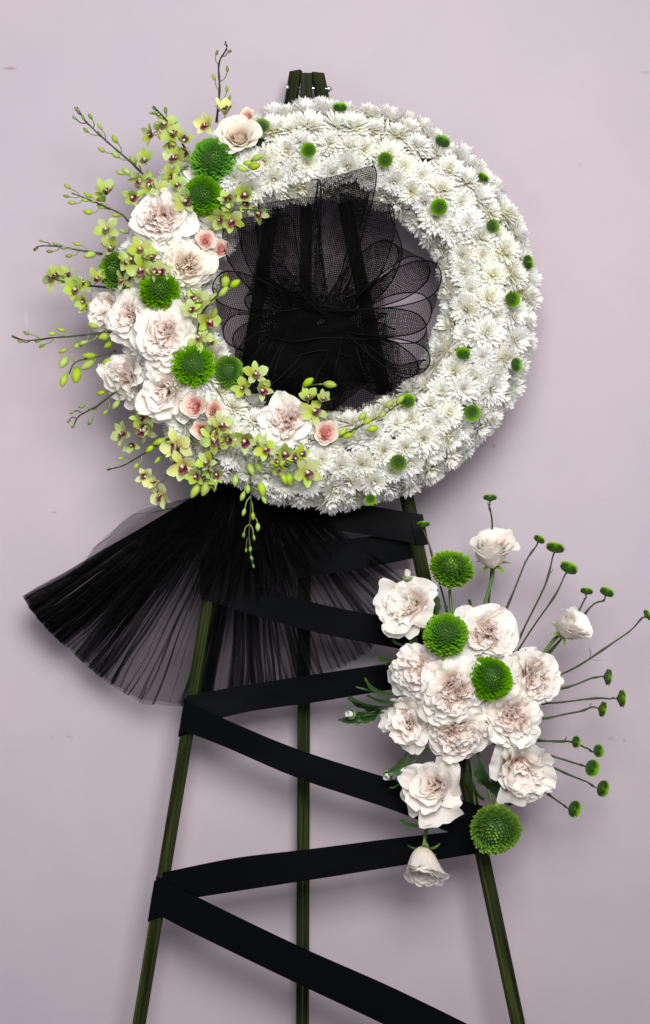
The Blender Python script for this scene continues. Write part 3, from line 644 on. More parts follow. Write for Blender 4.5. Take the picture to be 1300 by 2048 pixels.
def place_button(px, py, r, fd, label, d, stem_pts=None, group=None, leafs=()):
    mw = frame(at(px, py, d), face_dir(*fd), rnd.uniform(0, 6), sc_at(d) * r * 0.95)
    t = thing('button_chrysanthemum', label, 'chrysanthemum', mw, group)
    for nme, me in rnd.choice(BT): obj(nme, me, t)
    if stem_pts:
        inv = mw.inverted(); s = mw.to_scale().x
        p0 = mw @ Vector((0, 0, -0.36)); q = (mw.to_3x3() @ Vector((0, 0, -1))).normalized()
        pts = catmull([p0, p0 + q * 0.008] + stem_pts, 16)
        wv = rnd.uniform(0, 6); pts = pts + np.array([[0.0009 * math.sin(wv + k * 0.9), 0.001 * math.cos(wv + k * 0.7), 0.0009 * math.cos(wv + k * 1.1)] if 1 < k < 14 else [0, 0, 0] for k in range(16)])
        st = obj('stem', tube_mesh('stem', [inv @ Vector(x) for x in pts], np.linspace(0.0011, 0.0017, 16) * np.array([1 + (0.55 if k % 5 == int(wv) % 5 and 1 < k < 15 else 0) + rnd.uniform(-.1, .1) for k in range(16)]) / s, M['thin_stem'], 5), t)
        for f_, ang, ln in leafs:
            k = int(f_ * 15); a = Vector(pts[k]); tan = Vector(pts[max(0, k - 1)]) - Vector(pts[min(15, k + 1)]); tan.normalize()
            dr = tan.copy(); dr.rotate(Quaternion((0, -1, 0), ang))
            lm = frame(a, dr, 1.57, ln); P, F, UV = petal(1, 0.30, (5, 18, 40), 1.5, 2, 5, base_w=0.3, wide=0.5, endw=0.25, r0=0)
            mb = MB(); mb.add(P, F, UV); obj('leaf', mb.mesh('leaf', M['leaf']), t, inv @ lm)
    return t
for (px, py, r, fd, label) in BTN_W:
    place_button(px, py, r, fd, label, surf_d(px, py, 14) , None, 'green button mums dotted over the wreath')
place_button(741, 999, 13, (0.1, -0.1), 'green button mum dangling on its stem below the bottom rim', 0.215, [at(722, 987, 0.205), at(690, 965, 0.18)], 'green button mums dotted over the wreath')

# ------------------------------------------------------------------ leaves
def leaf_mesh(seed, lobed=True):
    rr = random.Random(seed); P, F, UV = petal(1.0, 0.62 if lobed else 0.46, (0, 14, 46), 1.2, 6, 14, 0.05, 1.5, rr.uniform(0, 6), 0, 0.12, 0.55, 0, 0, 0.05, endw=0.12)
    if lobed:
        v = UV[:, 1]; u = (UV[:, 0] - 0.5) * 2
        k = 0.60 + 0.42 * np.abs(np.sin(v * math.pi * 3.2 + 0.4)); P[:, 1] *= np.where(np.abs(u) > 0.4, k, 0.5 + 0.5 * k); P[:, 2] += 0.10 * np.abs(u) * (k - 0.6)
    mb = MB(); mb.add(P, F, UV); return mb.mesh('leaf', M['leaf'])
LEAF = [leaf_mesh(1), leaf_mesh(2), leaf_mesh(3, False)]

# ------------------------------------------------------------------ orchid sprays
def orchid_meshes(pale, seed, prof, nar):
    mat = M['tepal_pale' if pale else 'tepal']; out = []; rr = random.Random(seed)
    for k in range(5):
        dorsal = k in (0, 2, 3); e = rr.uniform(-14, 14)
        P, F, UV = petal((1.0 if dorsal else 0.96) * rr.uniform(0.9, 1.1), (0.52 if dorsal else 0.74) * nar, (prof[0], prof[1] + e * 0.5, prof[2] + e), 1.3 * rr.uniform(0.3, 1.3), 4, 7, 0.05, 1.0, rr.uniform(0, 6), 0, 0.30, 0.62, 0.05, -0.1, 0.30, endw=0.70, az=math.pi / 2 + k * 2 * math.pi / 5 + rr.uniform(-.12, .12), tw=rr.uniform(-.1, .1))
        mb = MB(); mb.add(P, F, UV); out.append(('tepal', mb.mesh('tepal', mat)))
    mb = MB()
    P, F, UV = petal(0.62, 0.62, (50, 20, 105), 3.4, 6, 6, 0.05, 1.2, 0.4, 0.1, 0.4, 0.6, 0.05, -0.05, 0.2, az=-math.pi / 2); mb.add(P, F, UV)
    for sgn in (-1, 1):
        P, F, UV = petal(0.46, 0.30, (20, 10, 30), 2.5, 3, 4, 0.02, 1, 0, 0, 0.5, 0.6, 0.05, 0.0, 0.2, az=-math.pi / 2 + sgn * 1.25); mb.add(P, F, UV)
    out.append(('lip', mb.mesh('lip', M['lip'])))
    mb = MB(); lathe(mb, [(0.0, -0.42), (0.05, -0.4), (0.06, -0.1), (0.10, 0.05), (0.12, 0.22), (0.09, 0.33), (0.0, 0.36)], 8)
    out.append(('flower', mb.mesh('flower', M['column']))); return out
ORC = {pl: [orchid_meshes(pl, 80 + i, pr, nr_) for i, (pr, nr_) in enumerate((((58, 78, 96), 1.0), ((40, 60, 80), 0.95), ((62, 90, 118), 0.92), ((30, 42, 52), 0.9), ((55, 70, 60), 1.05)))] for pl in (False, True)}
mb = MB(); lathe(mb, [(0.0, 0.0), (0.10, 0.02), (0.17, 0.14), (0.235, 0.36), (0.25, 0.52), (0.20, 0.74), (0.10, 0.92), (0.0, 1.0)], 10)
for i in range(len(mb.v[0])): mb.v[0][i] += np.array([0.10 * (mb.v[0][i][2]) ** 2, 0, 0])
BUDM = mb.mesh('bud', M['bud']); BUDS = BUDM.copy(); BUDS.materials[0] = M['bud_small']

def spray(label, path, buds=(), flowers=(), base_d=None, tip_d=None, pale=False, rs=(1.3, 2.6), group='orchid sprays in the wreath', stem=True):
    """path: tip -> base in photo px; buds (px,py,len); flowers (px,py,r,roll,(fx,fy))"""
    bx, by = path[-1]; base_d = base_d if base_d is not None else surf_d(bx, by, 4); tip_d = base_d if tip_d is None else tip_d
    n = 26; pp = catmull([(x, y, 0) for x, y in path], n); P = []
    for i in range(n): P.append(at(pp[i][0], pp[i][1], lerp(tip_d, base_d, i / (n - 1))))
    org = P[-1].copy(); t = thing('orchid_spray', label, 'orchid', Matrix.Translation(org), group)
    if stem:
        rad = np.linspace(rs[0], rs[1], n) * K * (1 + 0.18 * np.sin(np.arange(n) * 2.1)); obj('stem', tube_mesh('stem', [p - org for p in P], rad, M['ostem'], 6), t)
    rr = random.Random(label)
    for b in buds:
        bx, by, ln = b[:3]
        k = min(range(n), key=lambda i: (pp[i][0] - bx) ** 2 + (pp[i][1] - by) ** 2); k2 = min(n - 1, k + 3)
        att = P[k2]; d = -P[k].y + rr.uniform(-8, 12) * K
        c = at(bx, by, d); sd = (P[max(0, k - 1)] - P[min(n - 1, k + 1)]).normalized()
        rad_ = c - att
        dr = (rad_.normalized() * 0.55 + sd * 0.75 + Vector((rr.uniform(-.2, .2), rr.uniform(-.2, .1), rr.uniform(-.2, .2)))).normalized()
        s = ln * sc_at(d); st = c - dr * s * 0.5
        fat = rr.uniform(0.95, 1.3)
        bo = obj('bud', BUDM if ln > 13 else BUDS, t, Matrix.Translation(-org) @ frame(st, dr, rr.uniform(0, 6), 1) @ Matrix.Diagonal((s * fat, s * fat, s * 1.08, 1)))
        if rad_.length > s * 0.6:
            pd = catmull([att, att.lerp(st, 0.5) + (rad_ - sd * rad_.dot(sd)) * 0.18 - sd * 0.002, st - dr * s * 0.1, st + dr * s * 0.04], 8)
            inv = (Matrix.Translation(org) @ bo.matrix_basis).inverted()
            obj('pedicel', tube_mesh('pedicel', [inv @ Vector(x) for x in pd], np.linspace(1.15, 1.0, 8) * K / s, M['pedicel' if ln > 11 else 'ostem'], 5), bo)
    if len(flowers) >= 4:      # crowded sprays: half-hidden flowers behind the front ones
        flowers = list(flowers) + [(f[0] + rr.uniform(-20, 20), f[1] + rr.uniform(-18, 18), f[2] * 0.85, rr.uniform(0, 6), (rr.uniform(-.9, .9), rr.uniform(-.9, .9))) for f in flowers[::2]]
    for f in flowers:
        fx, fy, r, roll, fd = f[:5]; pl = f[5] if len(f) > 5 else pale
        e = math.hypot((fx - WX) / RX, (fy - WY) / RY)
        d = surf_d(fx, fy, 26 + rr.uniform(0, 14)) if 0.72 < e < 1.28 else lerp(base_d, tip_d, 0.4) + 10 * K
        mw = Matrix.Translation(-org) @ frame(at(fx, fy, d), face_dir(fd[0] * 1.3 + rr.uniform(-.4, .4), fd[1] * 1.2 + rr.uniform(-.45, .35)), roll + rr.uniform(-.3, .3), sc_at(d) * r * rr.uniform(1.08, 1.28))
        ms = ORC[pl][3 if math.hypot(*fd) > 0.6 and rr.random() < 0.6 else rr.randrange(5)]; fo = obj('flower', ms[-1][1], t, mw)
        for nme, me in ms[:-1]:
            m_ = Matrix.Rotation(rr.uniform(-.2, .2), 4, 'X') @ Matrix.Rotation(rr.uniform(-.2, .2), 4, 'Y') if nme == 'tepal' else Matrix.Identity(4)
            obj(nme, me, fo, m_)
    return t
spray('slender orchid spray of small buds rising straight above the cream spiral rose', [(451, 83), (453, 98), (438, 127), (439, 180), (433, 245)],
      [(451, 88, 9), (434, 105, 12), (459, 102, 12), (455, 138, 13), (428, 154, 14), (454, 177, 14), (459, 196, 12)],
      [(414, 250, 25, 0.2, (-0.6, 0.1), True), (450, 226, 27, 0.9, (0.2, 0.9), True)], tip_d=0.20)
spray('long dark orchid stem of buds reaching furthest up and out beside the wreath', [(154, 214), (170, 240), (198, 269), (230, 297), (262, 325), (296, 358)],
      [(151, 218, 8), (157, 220, 8), (149, 236, 11), (166, 235, 11), (181, 233, 13), (200, 253, 14), (172, 261, 13), (199, 269, 14), (229, 279, 18), (203, 300, 17), (231, 310, 19), (267, 322, 22), (240, 346, 17), (254, 343, 20), (268, 353, 22), (299, 351, 22)],
      [(290, 322, 22, 0.3, (-0.2, 0.7))], tip_d=0.17)
spray('orchid spray with open green flowers below a short budded tip, second from the top', [(307, 212), (325, 232), (345, 255), (372, 300)],
      [(306, 216, 7), (309, 226, 11), (303, 226, 9), (331, 221, 13), (315, 248, 14), (352, 245, 14)],
      [(330, 250, 25, 0.4, (0.0, 0.5)), (304, 270, 22, 2.0, (-0.6, 0.0)), (344, 270, 24, 1.1, (0.15, 0.15)), (366, 283, 20, 2.5, (0.3, 0.4)), (352, 316, 24, 0.2, (-0.3, 0.1)), (342, 350, 22, 1.7, (-0.3, -0.4)), (352, 372, 23, 0.6, (0.0, 0.3))], tip_d=0.19)
spray('orchid spray forking out just above the large blush white rose', [(143, 386), (180, 400), (215, 415), (245, 430), (262, 450)],
      [(135, 373, 15), (133, 392, 12), (144, 405, 16), (176, 391, 18), (170, 400, 14), (204, 412, 19), (176, 424, 19), (232, 430, 16), (247, 463, 18)],
      [(210, 388, 26, 0.5, (-0.1, 0.9)), (264, 394, 24, 1.2, (-0.2, 0.1)), (298, 376, 26, 2.2, (0.0, 0.5)), (214, 460, 25, 0.3, (-0.2, 0.15)), (320, 386, 22, 0.9, (0.1, 0.4))], tip_d=0.17)
spray('thin orchid twig of tiny buds reaching out above the outermost green ball', [(67, 499), (81, 492), (117, 493), (156, 500), (205, 508)],
      [(71, 500, 9), (83, 482, 10), (110, 488, 12), (99, 503, 12), (127, 496, 13), (154, 488, 16), (138, 512, 13), (180, 509, 24)],
      [(222, 500, 25, 0.5, (-0.2, 0.8))], tip_d=0.16)
spray('orchid spray of open flowers jutting out beside the outermost green ball', [(100, 556), (150, 568), (215, 575)], [(128, 560, 14)],
      [(107, 556, 27, 0.4, (-0.25, 0.05)), (131, 558, 24, 1.5, (0.2, 0.7)), (152, 580, 28, 0.9, (-0.05, -0.05)), (192, 562, 25, 0.2, (0.0, 0.8)), (166, 602, 20, 2.2, (0.1, -0.5))], tip_d=0.19)
spray('longest horizontal orchid stem of buds, reaching the edge of the picture', [(23, 671), (53, 681), (99, 676), (141, 673), (177, 669), (230, 665)],
      [(27, 674, 9), (53, 666, 13), (40, 683, 10), (76, 681, 13), (84, 691, 13), (104, 667, 15), (122, 660, 18), (126, 701, 18), (156, 692, 18), (167, 685, 20), (186, 652, 21), (211, 673, 26), (219, 689, 22)], (), tip_d=0.15)
spray('orchid spray of six plump green buds beneath the longest horizontal stem', [(138, 748), (152, 724), (198, 712), (232, 702)],
      [(127, 724, 28), (127, 760, 27), (153, 749, 33), (175, 730, 31), (179, 712, 27), (216, 724, 24)], (), tip_d=0.17)
spray('short dark orchid twig with sparse small buds under the tall pale rose', [(147, 852), (156, 834), (177, 821), (198, 809), (232, 782)],
      [(138, 842, 11), (147, 852, 11), (144, 825, 11), (163, 813, 13), (180, 844, 13), (190, 816, 14), (210, 825, 14), (202, 786, 18), (232, 809, 20)], (), tip_d=0.13)
spray('lowest orchid twig reaching outwards, between green and cream open flowers', [(214, 939), (244, 932), (280, 912), (320, 886), (352, 872)],
      [(219, 938, 12), (242, 917, 14), (272, 932, 14), (316, 920, 18), (320, 883, 26), (300, 897, 20)],
      [(286, 858, 28, 0.2, (-0.1, 0.0)), (248, 868, 25, 0.8, (-0.8, 0.2)), (280, 838, 20, 1.4, (0.0, 0.6)), (262, 888, 20, 2.2, (-0.2, -0.7))], tip_d=0.15)
spray('cream yellow orchid flowers in a row hanging below the lower trio of pink roses', [(314, 985), (330, 955), (355, 915), (365, 880)], (),
      [(354, 891, 32, 0.0, (-0.05, -0.05)), (364, 930, 31, 0.3, (0.05, -0.1)), (312, 962, 22, 1.2, (-0.7, 0.1)), (322, 990, 28, 0.8, (-0.5, -0.7))], pale=True, tip_d=0.21)
spray('green orchid flowers crowded around the lowest pink rose of the lower trio', [(396, 985), (412, 945), (428, 900), (440, 860)],
      [(391, 980, 32), (412, 976, 32), (430, 962, 24)],
      [(440, 850, 26, 0.2, (0.2, 0.1)), (427, 878, 28, 0.9, (0.0, -0.1)), (455, 876, 22, 1.6, (0.3, -0.2)), (488, 880, 26, 0.5, (0.15, 0.05)), (415, 926, 25, 0.7, (-0.1, -0.1)), (392, 952, 25, 1.4, (-0.3, -0.3)), (432, 946, 20, 0.3, (0.2, -0.6))], tip_d=0.22)
spray('green orchid flowers lying along the bottom rim under the peach centred rose', [(620, 950), (580, 918), (540, 905), (505, 890)],
      [(502, 938, 24), (517, 933, 24), (548, 930, 24), (568, 956, 22), (580, 958, 26)],
      [(530, 898, 24, 0.6, (-0.1, 0.3)), (568, 905, 25, 0.1, (0.0, -0.05)), (602, 910, 22, 1.3, (0.3, 0.3)), (612, 944, 28, 0.5, (0.1, -0.05)), (558, 936, 18, 1.0, (-0.2, -0.5))], tip_d=0.23)
spray('orchid stem of small buds trailing straight down over the black ribbon', [(506, 1134), (502, 1116), (498, 1080), (500, 1040), (502, 992), (500, 944)],
      [(496, 978, 17), (486, 992, 19), (524, 978, 30), (528, 1000, 16), (470, 960, 22), (488, 1024, 15), (506, 1032, 15), (516, 1054, 16), (487, 1070, 12), (508, 1075, 12), (501, 1098, 11), (503, 1116, 10), (492, 1100, 9), (507, 1132, 8)], (), tip_d=0.20, base_d=0.215, rs=(0.9, 1.8))
spray('orchid spray leaning over the bottom of the bow with two yellow green buds', [(650, 769), (625, 770), (604, 780), (600, 805), (612, 840)],
      [(616, 764, 27), (659, 768, 28)], [(616, 798, 24, 0.4, (0.0, 0.9)), (627, 824, 26, 0.9, (0.25, 0.1)), (645, 800, 20, 0.2, (0.4, 0.7))], tip_d=0.225)
spray('orchid twig of green buds lying across the white mums beside the single pink rose', [(810, 794), (785, 817), (754, 836), (715, 855), (679, 875)],
      [(725, 833, 21), (735, 843, 21), (745, 857, 22), (765, 830, 17), (778, 808, 19), (706, 862, 22), (696, 872, 20), (685, 864, 20), (800, 799, 22)], (), base_d=0.235, tip_d=0.222)
spray('green orchid flowers and buds beside the bow, next to the light green mum', [(470, 556), (450, 580), (420, 604), (400, 640), (396, 690)],
      [(452, 562, 30), (469, 567, 24), (447, 584, 26), (426, 598, 26)],
      [(397, 606, 24, 0.4, (0.1, 0.5)), (417, 641, 27, 0.1, (0.25, -0.05)), (398, 678, 24, 0.8, (0.0, 0.3)), (381, 622, 20, 1.0, (-0.2, 0.4))], tip_d=0.21)
spray('green orchid flowers at the lower inner rim beside the green ball', [(512, 740), (500, 765), (490, 790)], (),
      [(510, 750, 26, 0.2, (0.1, 0.3)), (486, 776, 22, 1.5, (-0.3, -0.1)), (522, 780, 24, 0.7, (0.6, -0.4))], tip_d=0.215)
spray('green orchid flowers on the inner rim below the two stacked green balls', [(520, 420), (480, 420), (445, 430), (430, 445)], [(470, 396, 20)],
      [(490, 390, 26, 0.3, (0.2, 0.15)), (512, 424, 25, 0.9, (0.6, -0.2)), (440, 436, 22, 1.4, (-0.1, -0.3)), (464, 440, 24, 0.5, (0.1, -0.2)), (457, 402, 21, 2.0, (-0.2, 0.5))], tip_d=0.215)
spray('cluster of three green orchid buds just under the cream spiral rose', [(514, 314), (503, 322), (490, 325)], [(514, 315, 28), (508, 333, 24), (484, 337, 24), (496, 326, 20)], (), base_d=0.235, tip_d=0.24)
spray('single green orchid flower resting against the lower stacked green ball', [(371, 400), (362, 410), (352, 415)], (), [(371, 402, 26, 0.9, (0.1, 0.05))], stem=True)
spray('group of green orchid flowers between the two outer green balls', [(262, 515), (285, 525), (318, 545)], (),
      [(262, 520, 25, 0.8, (-0.2, 0.1)), (284, 538, 30, 0.1, (0.0, -0.05)), (318, 546, 24, 1.3, (0.2, -0.1)), (281, 500, 25, 0.5, (-0.1, 0.4)), (304, 518, 22, 1.0, (0.2, 0.3)), (246, 560, 20, 0.4, (-0.5, -0.2))], stem=True)

# ------------------------------------------------------------------ black mesh bow
KX, KY, KD = 640, 642, 0.165
bow = thing('mesh_bow', 'large black see-through mesh bow with wired loops filling the wreath opening', 'bow', Matrix.Translation(at(KX, KY, KD)))
BO = Vector(bow.location)
def bow_loop(name, pts, wd, pinch=(0.35, 0.35), d0=0.0, wave=3.0, seed=0, ns=48, nt_=8):
    """a wired ribbon: centre line pts (px, py, depth px) swept along the width vector wd (px, px, depth px), gathered at both ends by pinch"""
    C = catmull(pts, ns + 1); V = []; UV = []; edges = [[], []]; arc = 0.0; wl = math.sqrt(sum(c * c for c in wd)); rr = random.Random(seed); ph = rr.uniform(0, 6)
    for i in range(ns + 1):
        s_ = i / ns
        k = min(1.0, pinch[0] + (1 - pinch[0]) * math.sin(min(1, s_ / 0.38) * math.pi / 2)) * min(1.0, pinch[1] + (1 - pinch[1]) * math.sin(min(1, (1 - s_) / 0.38) * math.pi / 2))
        if i: arc += float(np.linalg.norm(C[i] - C[i - 1]))
        for j in range(nt_ + 1):
            t = j / nt_ - 0.5; q = wave * math.sin(ph + s_ * 8 + t * 5) + 1.5 * wave * (1 - k) * math.sin(t * 26 + ph)
            p = at(C[i][0] + t * wd[0] * k + q * 0.5, C[i][1] + t * wd[1] * k + q * 0.4, KD + d0 + (C[i][2] + t * wd[2] * k + q) * K) - BO
            V.append(p); UV.append((t * wl * K * (0.5 + 0.5 * k), arc * K))
            if j == 0: edges[0].append(p)
            if j == nt_: edges[1].append(p)
    mb = MB(); mb.add(V, grid_faces(nt_, ns), UV)
    o = obj(name, mb.mesh(name, M['net']), bow)
    for e in edges: obj('wire_edge', tube_mesh('wire_edge', e, 1.4 * K, M['wire'], 5), o)
    return o
LOOPS = [
 # upright loops: rise in front, roll over, come back behind
 ([(655, 640, 20), (672, 520, 50), (692, 420, 70), (698, 362, 72), (690, 345, 50), (688, 368, 22), (672, 450, 10), (648, 560, 0), (645, 640, 0)], (112, -26, -44), (0.45, 0.4)),
 ([(630, 640, 10), (600, 540, 30), (582, 450, 40), (580, 408, 36), (578, 400, 10), (576, 420, -15), (580, 500, -25), (610, 600, -15), (632, 640, -5)], (128, -16, 30), (0.5, 0.45)),
 ([(625, 640, 15), (560, 590, 35), (512, 520, 45), (502, 460, 35), (515, 432, 10), (530, 450, -10), (545, 520, -20), (590, 600, -10), (630, 640, 0)], (112, -10, 36), (0.55, 0.5)),
 ([(655, 640, 10), (715, 560, 25), (742, 470, 35), (738, 412, 30), (728, 398, 5), (735, 430, -15), (760, 500, -20), (730, 580, -10), (655, 640, 0)], (96, 20, -40), (0.5, 0.5)),
]
def side_loop(ang, dist, W, bend=0, skew=0, dw=36, dm=1.0, pin=(0.5, 0.45), spread=10):
    """a loop pointing along ang (degrees) from the knot: out in front, over, and back behind"""
    a = R(ang); ux, uy = math.cos(a), -math.sin(a); qx, qy = math.sin(a), math.cos(a)
    pts = [(KX + ux * dist * f + qx * (bend * f + spread * b), KY + uy * dist * f + qy * (bend * f + spread * b), dm * z) for f, z, b in ((0.05, 10, 0), (0.34, 26, .55), (0.66, 36, 1.0), (0.90, 30, .95), (1.0, 12, .15), (0.93, -4, -.75), (0.68, -12, -1.0), (0.36, -8, -.5), (0.05, 0, 0))]
    LOOPS.append((pts, (qx * W + ux * skew, qy * W + uy * skew, dw), pin))
side_loop(33, 226, 60, -10, 34, 50, 1.2, spread=-34); side_loop(9, 240, 62, -24, -30, -56, 1.4, spread=40); side_loop(-18, 222, 58, -14, 28, 48, 1.2, spread=-32); side_loop(-38, 206, 60, -8, -22, -40, spread=26)
side_loop(176, 206, 84, 10, 28, 48, spread=36); side_loop(206, 188, 84, -8, -24, -44, spread=-24); side_loop(152, 160, 80, 10, 16, 40, 1.2, spread=18)
for q_, (an, di, w_) in enumerate(((-58, 158, 130), (-78, 150, 140), (-100, 150, 140), (-124, 160, 130), (-70, 112, 140), (-112, 112, 140), (-90, 130, 160), (-142, 170, 110))): side_loop(an, di, w_, 6 * (-1) ** q_, 14, 24 * (-1) ** q_, 0.9 + 0.1 * (q_ % 3), (0.7, 0.7))
for i, (pts, wd, pin) in enumerate(LOOPS): bow_loop('loop', pts, wd, pin, 0.004 * (i % 3), 3.0, i)
TAILS = [
 ([(505, 640, 26), (570, 650, 40), (640, 644, 46), (710, 650, 40), (775, 650, 24)], (8, 62, 10), (0.8, 0.8)),
 ([(500, 690, 14), (570, 668, 34), (640, 652, 42), (710, 672, 36), (790, 700, 16)], (6, 96, 10), (0.9, 0.9)),
 ([(520, 600, 10), (580, 628, 26), (640, 640, 30), (700, 622, 26), (770, 590, 10)], (-10, 90, -8), (0.9, 0.9)),
 ([(490, 735, 4), (560, 716, 20), (640, 706, 26), (720, 720, 22), (800, 742, 4)], (4, 110, 6), (1, 1)),
 ([(520, 795, -8), (590, 782, 6), (660, 784, 10), (730, 796, 4), (790, 800, -8)], (10, 70, 10), (1, 1)),
 ([(640, 650, 10), (720, 720, 14), (780, 760, 8), (840, 750, 0)], (30, -60, 20), (0.4, 1)),
 ([(640, 650, 4), (560, 740, 8), (530, 800, 4), (500, 850, -4)], (110, 40, 10), (0.4, 1)),
]
for i, (pts, wd, pin) in enumerate(TAILS): bow_loop('gathered_band' if i < 5 else 'tail', pts, wd, pin, 0.0, 5.0, 40 + i)

# ------------------------------------------------------------------ pleated tulle fan
AX, AY = 500, 925
HEM = [(48, 1196), (58, 1215), (150, 1310), (215, 1366), (282, 1406), (330, 1411), (380, 1414), (430, 1402), (500, 1388), (570, 1376), (640, 1352), (700, 1328), (742, 1300), (775, 1250), (800, 1205), (815, 1160)]
hem_a = np.array([math.atan2(-(y - AY), x - AX) % (2 * math.pi) for x, y in HEM]); hem_r = np.array([math.hypot(x - AX, y - AY) for x, y in HEM])
fan = thing('tulle_fan', 'fan of pleated sheer black tulle spreading out under the wreath', 'tulle', Matrix.Translation(at(AX, AY, 0.075)))
FO = Vector(fan.location)
def tulle_layer(seed, a0, a1, density, depth, rs=1.0, wob=1.0, nr=16, rag=0.0):
    """density: list of (angle fraction, pleat pitch deg, fold overlap, repeats)"""
    rr = random.Random(seed); seq = []   # (angle, depth px, radial jitter)
    f = 0.0; span = a1 - a0
    while f < 1:
        pitch, ov, rep, dj = density(f, rr)
        a = a0 + span * f
        seq.append((a, 0, 1))
        w = R(pitch) * ov * math.copysign(1, span)
        for q in range(rep):
            seq.append((a + w * rr.uniform(0.85, 1.1), dj * (q + 1), rr.uniform(0.994, 1.003))); seq.append((a + w * rr.uniform(-0.08, 0.15), dj * (q + 1.4), rr.uniform(0.994, 1.003)))
        f += abs(R(pitch) / span)
    seq.append((a1, 0, 1))
    if rag: seq = [(a, z, j * (1 - rag * rr.random() ** 1.5)) for a, z, j in seq]
    V = []; UV = []; n = len(seq)
    lines = [[rr.uniform(0, 6) for _ in range(3)] for _ in range(n)]
    for c in range(n - 1, -1, -1):
        if c < n - 1 and rr.random() < 0.75: lines[c] = [x + rr.uniform(-.5, .5) for x in lines[c + 1]]
    for k in range(nr + 1):
        u = k / nr
        for c, (a, dz, jr) in enumerate(seq):
            am = a % (2 * math.pi); rh = np.interp(am, hem_a, hem_r) * jr * rs
            r_ = 30 + (rh - 30) * u
            l = lines[c]; da = wob * (R(0.55) * math.sin(l[0] + u * 7) + R(0.3) * math.sin(l[1] + u * 15)) * (0.4 + 0.6 * u)
            x = AX + r_ * math.cos(a + da); y = AY - r_ * math.sin(a + da)
            V.append(at(x, y, depth + dz * K * (0.3 + u) + 0.012 * math.sin(u * 2.2) + 0.004 * math.sin(a * 9)) - FO); UV.append((c * 0.05, u * 0.5))
    mb = MB(); mb.add(V, grid_faces(n - 1, nr), UV); return obj('tulle_layer', mb.mesh('tulle_layer', M['tulle']), fan)
A0, A1 = float(hem_a[0]), float(hem_a[-1])
if A1 < A0: pass
def dens1(f, rr):
    if f < 0.22: return rr.uniform(0.8, 1.5), rr.uniform(0.7, 1.2), rr.choice((1, 2, 3)), 2.5
    if f < 0.46: return rr.uniform(1.0, 3.6), rr.uniform(0.04, 0.16), rr.choice((1, 2, 3)), 2
    if f < 0.54: return rr.uniform(1.1, 1.6), rr.uniform(0.8, 1.3), rr.choice((2, 3)), 2.5
    if f < 0.8: return rr.uniform(1.0, 3.2), rr.uniform(0.04, 0.18), rr.choice((1, 2, 3)), 2
    return rr.uniform(1.5, 4.5), rr.uniform(0.1, 0.8), rr.choice((1, 2, 2)), 2
def dens2(f, rr):
    if f < 0.25: return rr.uniform(0.9, 2.2), rr.uniform(0.15, 0.6), rr.choice((1, 2)), 2.5
    if 0.58 < f < 0.70: return rr.uniform(0.9, 1.6), rr.uniform(0.4, 0.7), rr.choice((1, 2)), 2
    return rr.uniform(2.2, 5.5), rr.uniform(0.03, 0.25), 1, 2
tulle_layer(11, A0, A1, dens1, 0.070)
tulle_layer(12, A0 + R(0.5), A1 - R(4), dens2, 0.060, 0.99)
def dens3(f, rr): return rr.uniform(0.8, 1.6), rr.uniform(0.8, 1.3), rr.choice((2, 3)), 2.5
tulle_layer(13, A0, A0 + R(12), dens3, 0.078, 1.0, 0.5)           # tight dark bunch along the upper edge
tulle_layer(14, A0 + R(13), A0 + R(22), dens3, 0.080, 0.95, 0.6, rag=0.3)
tulle_layer(15, A0 + R(44), A0 + R(50), dens3, 0.080, 0.995, 0.5)
V = []; UV = []                                                   # loose bulge above the upper edge
for k in range(25):
    u = k / 24
    for c in range(9):
        t = c / 8; a = A0 + R(1.5) - R(8.5) * t * math.sin(math.pi * min(1, u ** 0.75)) ** 1.6 * (1 + 0.06 * math.sin(u * 17 + c)); r_ = 120 + (430 - 120) * u
        V.append(at(AX + r_ * math.cos(a), AY - r_ * math.sin(a), 0.062 + 0.006 * math.sin(t * 9 + u * 5)) - FO); UV.append((t * 0.4, u * 0.5))
mb = MB(); mb.add(V, grid_faces(8, 24), UV); mb.add([v + Vector((0.006 * math.sin(i * 0.7), 0.004, 0.004 * math.cos(i * 1.3) - 0.003)) for i, v in enumerate(V)], grid_faces(8, 24), UV); obj('tulle_layer', mb.mesh('tulle_layer', M['tulle']), fan)
tulle_layer(17, A0 + R(2), A1, dens3, 0.100, 0.62, 1.0, rag=0.55)           # gathered, nearly opaque by the wreath

# ------------------------------------------------------------------ satin ribbon wound round the easel
ribbon = thing('satin_ribbon', 'wide black satin ribbon zigzagging down between the easel legs', 'ribbon', Matrix.Translation(at(600, 1500, 0.12)))
RO = Vector(ribbon.location)
def band(top, bot, d0, d1, bow_=6, n=28, m=5, seed=0):
    T = catmull([(x, y, 0) for x, y in top], n); B = catmull([(x, y, 0) for x, y in bot], n); V = []; UV = []; rr = random.Random(seed); p1 = rr.uniform(0, 6)
    for i in range(n):
        s = i / (n - 1)
        for j in range(m + 1):
            t = j / m; p = T[i] * (1 - t) + B[i] * t
            d = lerp(d0, d1, s) + (bow_ * math.sin(math.pi * s) * 0.4 + 2.6 * math.sin(p1 + s * 6) * (t - 0.5) + 0.7 * math.sin(p1 + s * 17 + t * 2)) * K
            V.append(at(p[0], p[1], d) - RO); UV.append((s * 0.6, t * 0.06))
    mb = MB(); mb.add(V, grid_faces(m, n - 1), UV); return obj('ribbon_band', mb.mesh('ribbon_band', M['satin']), ribbon)
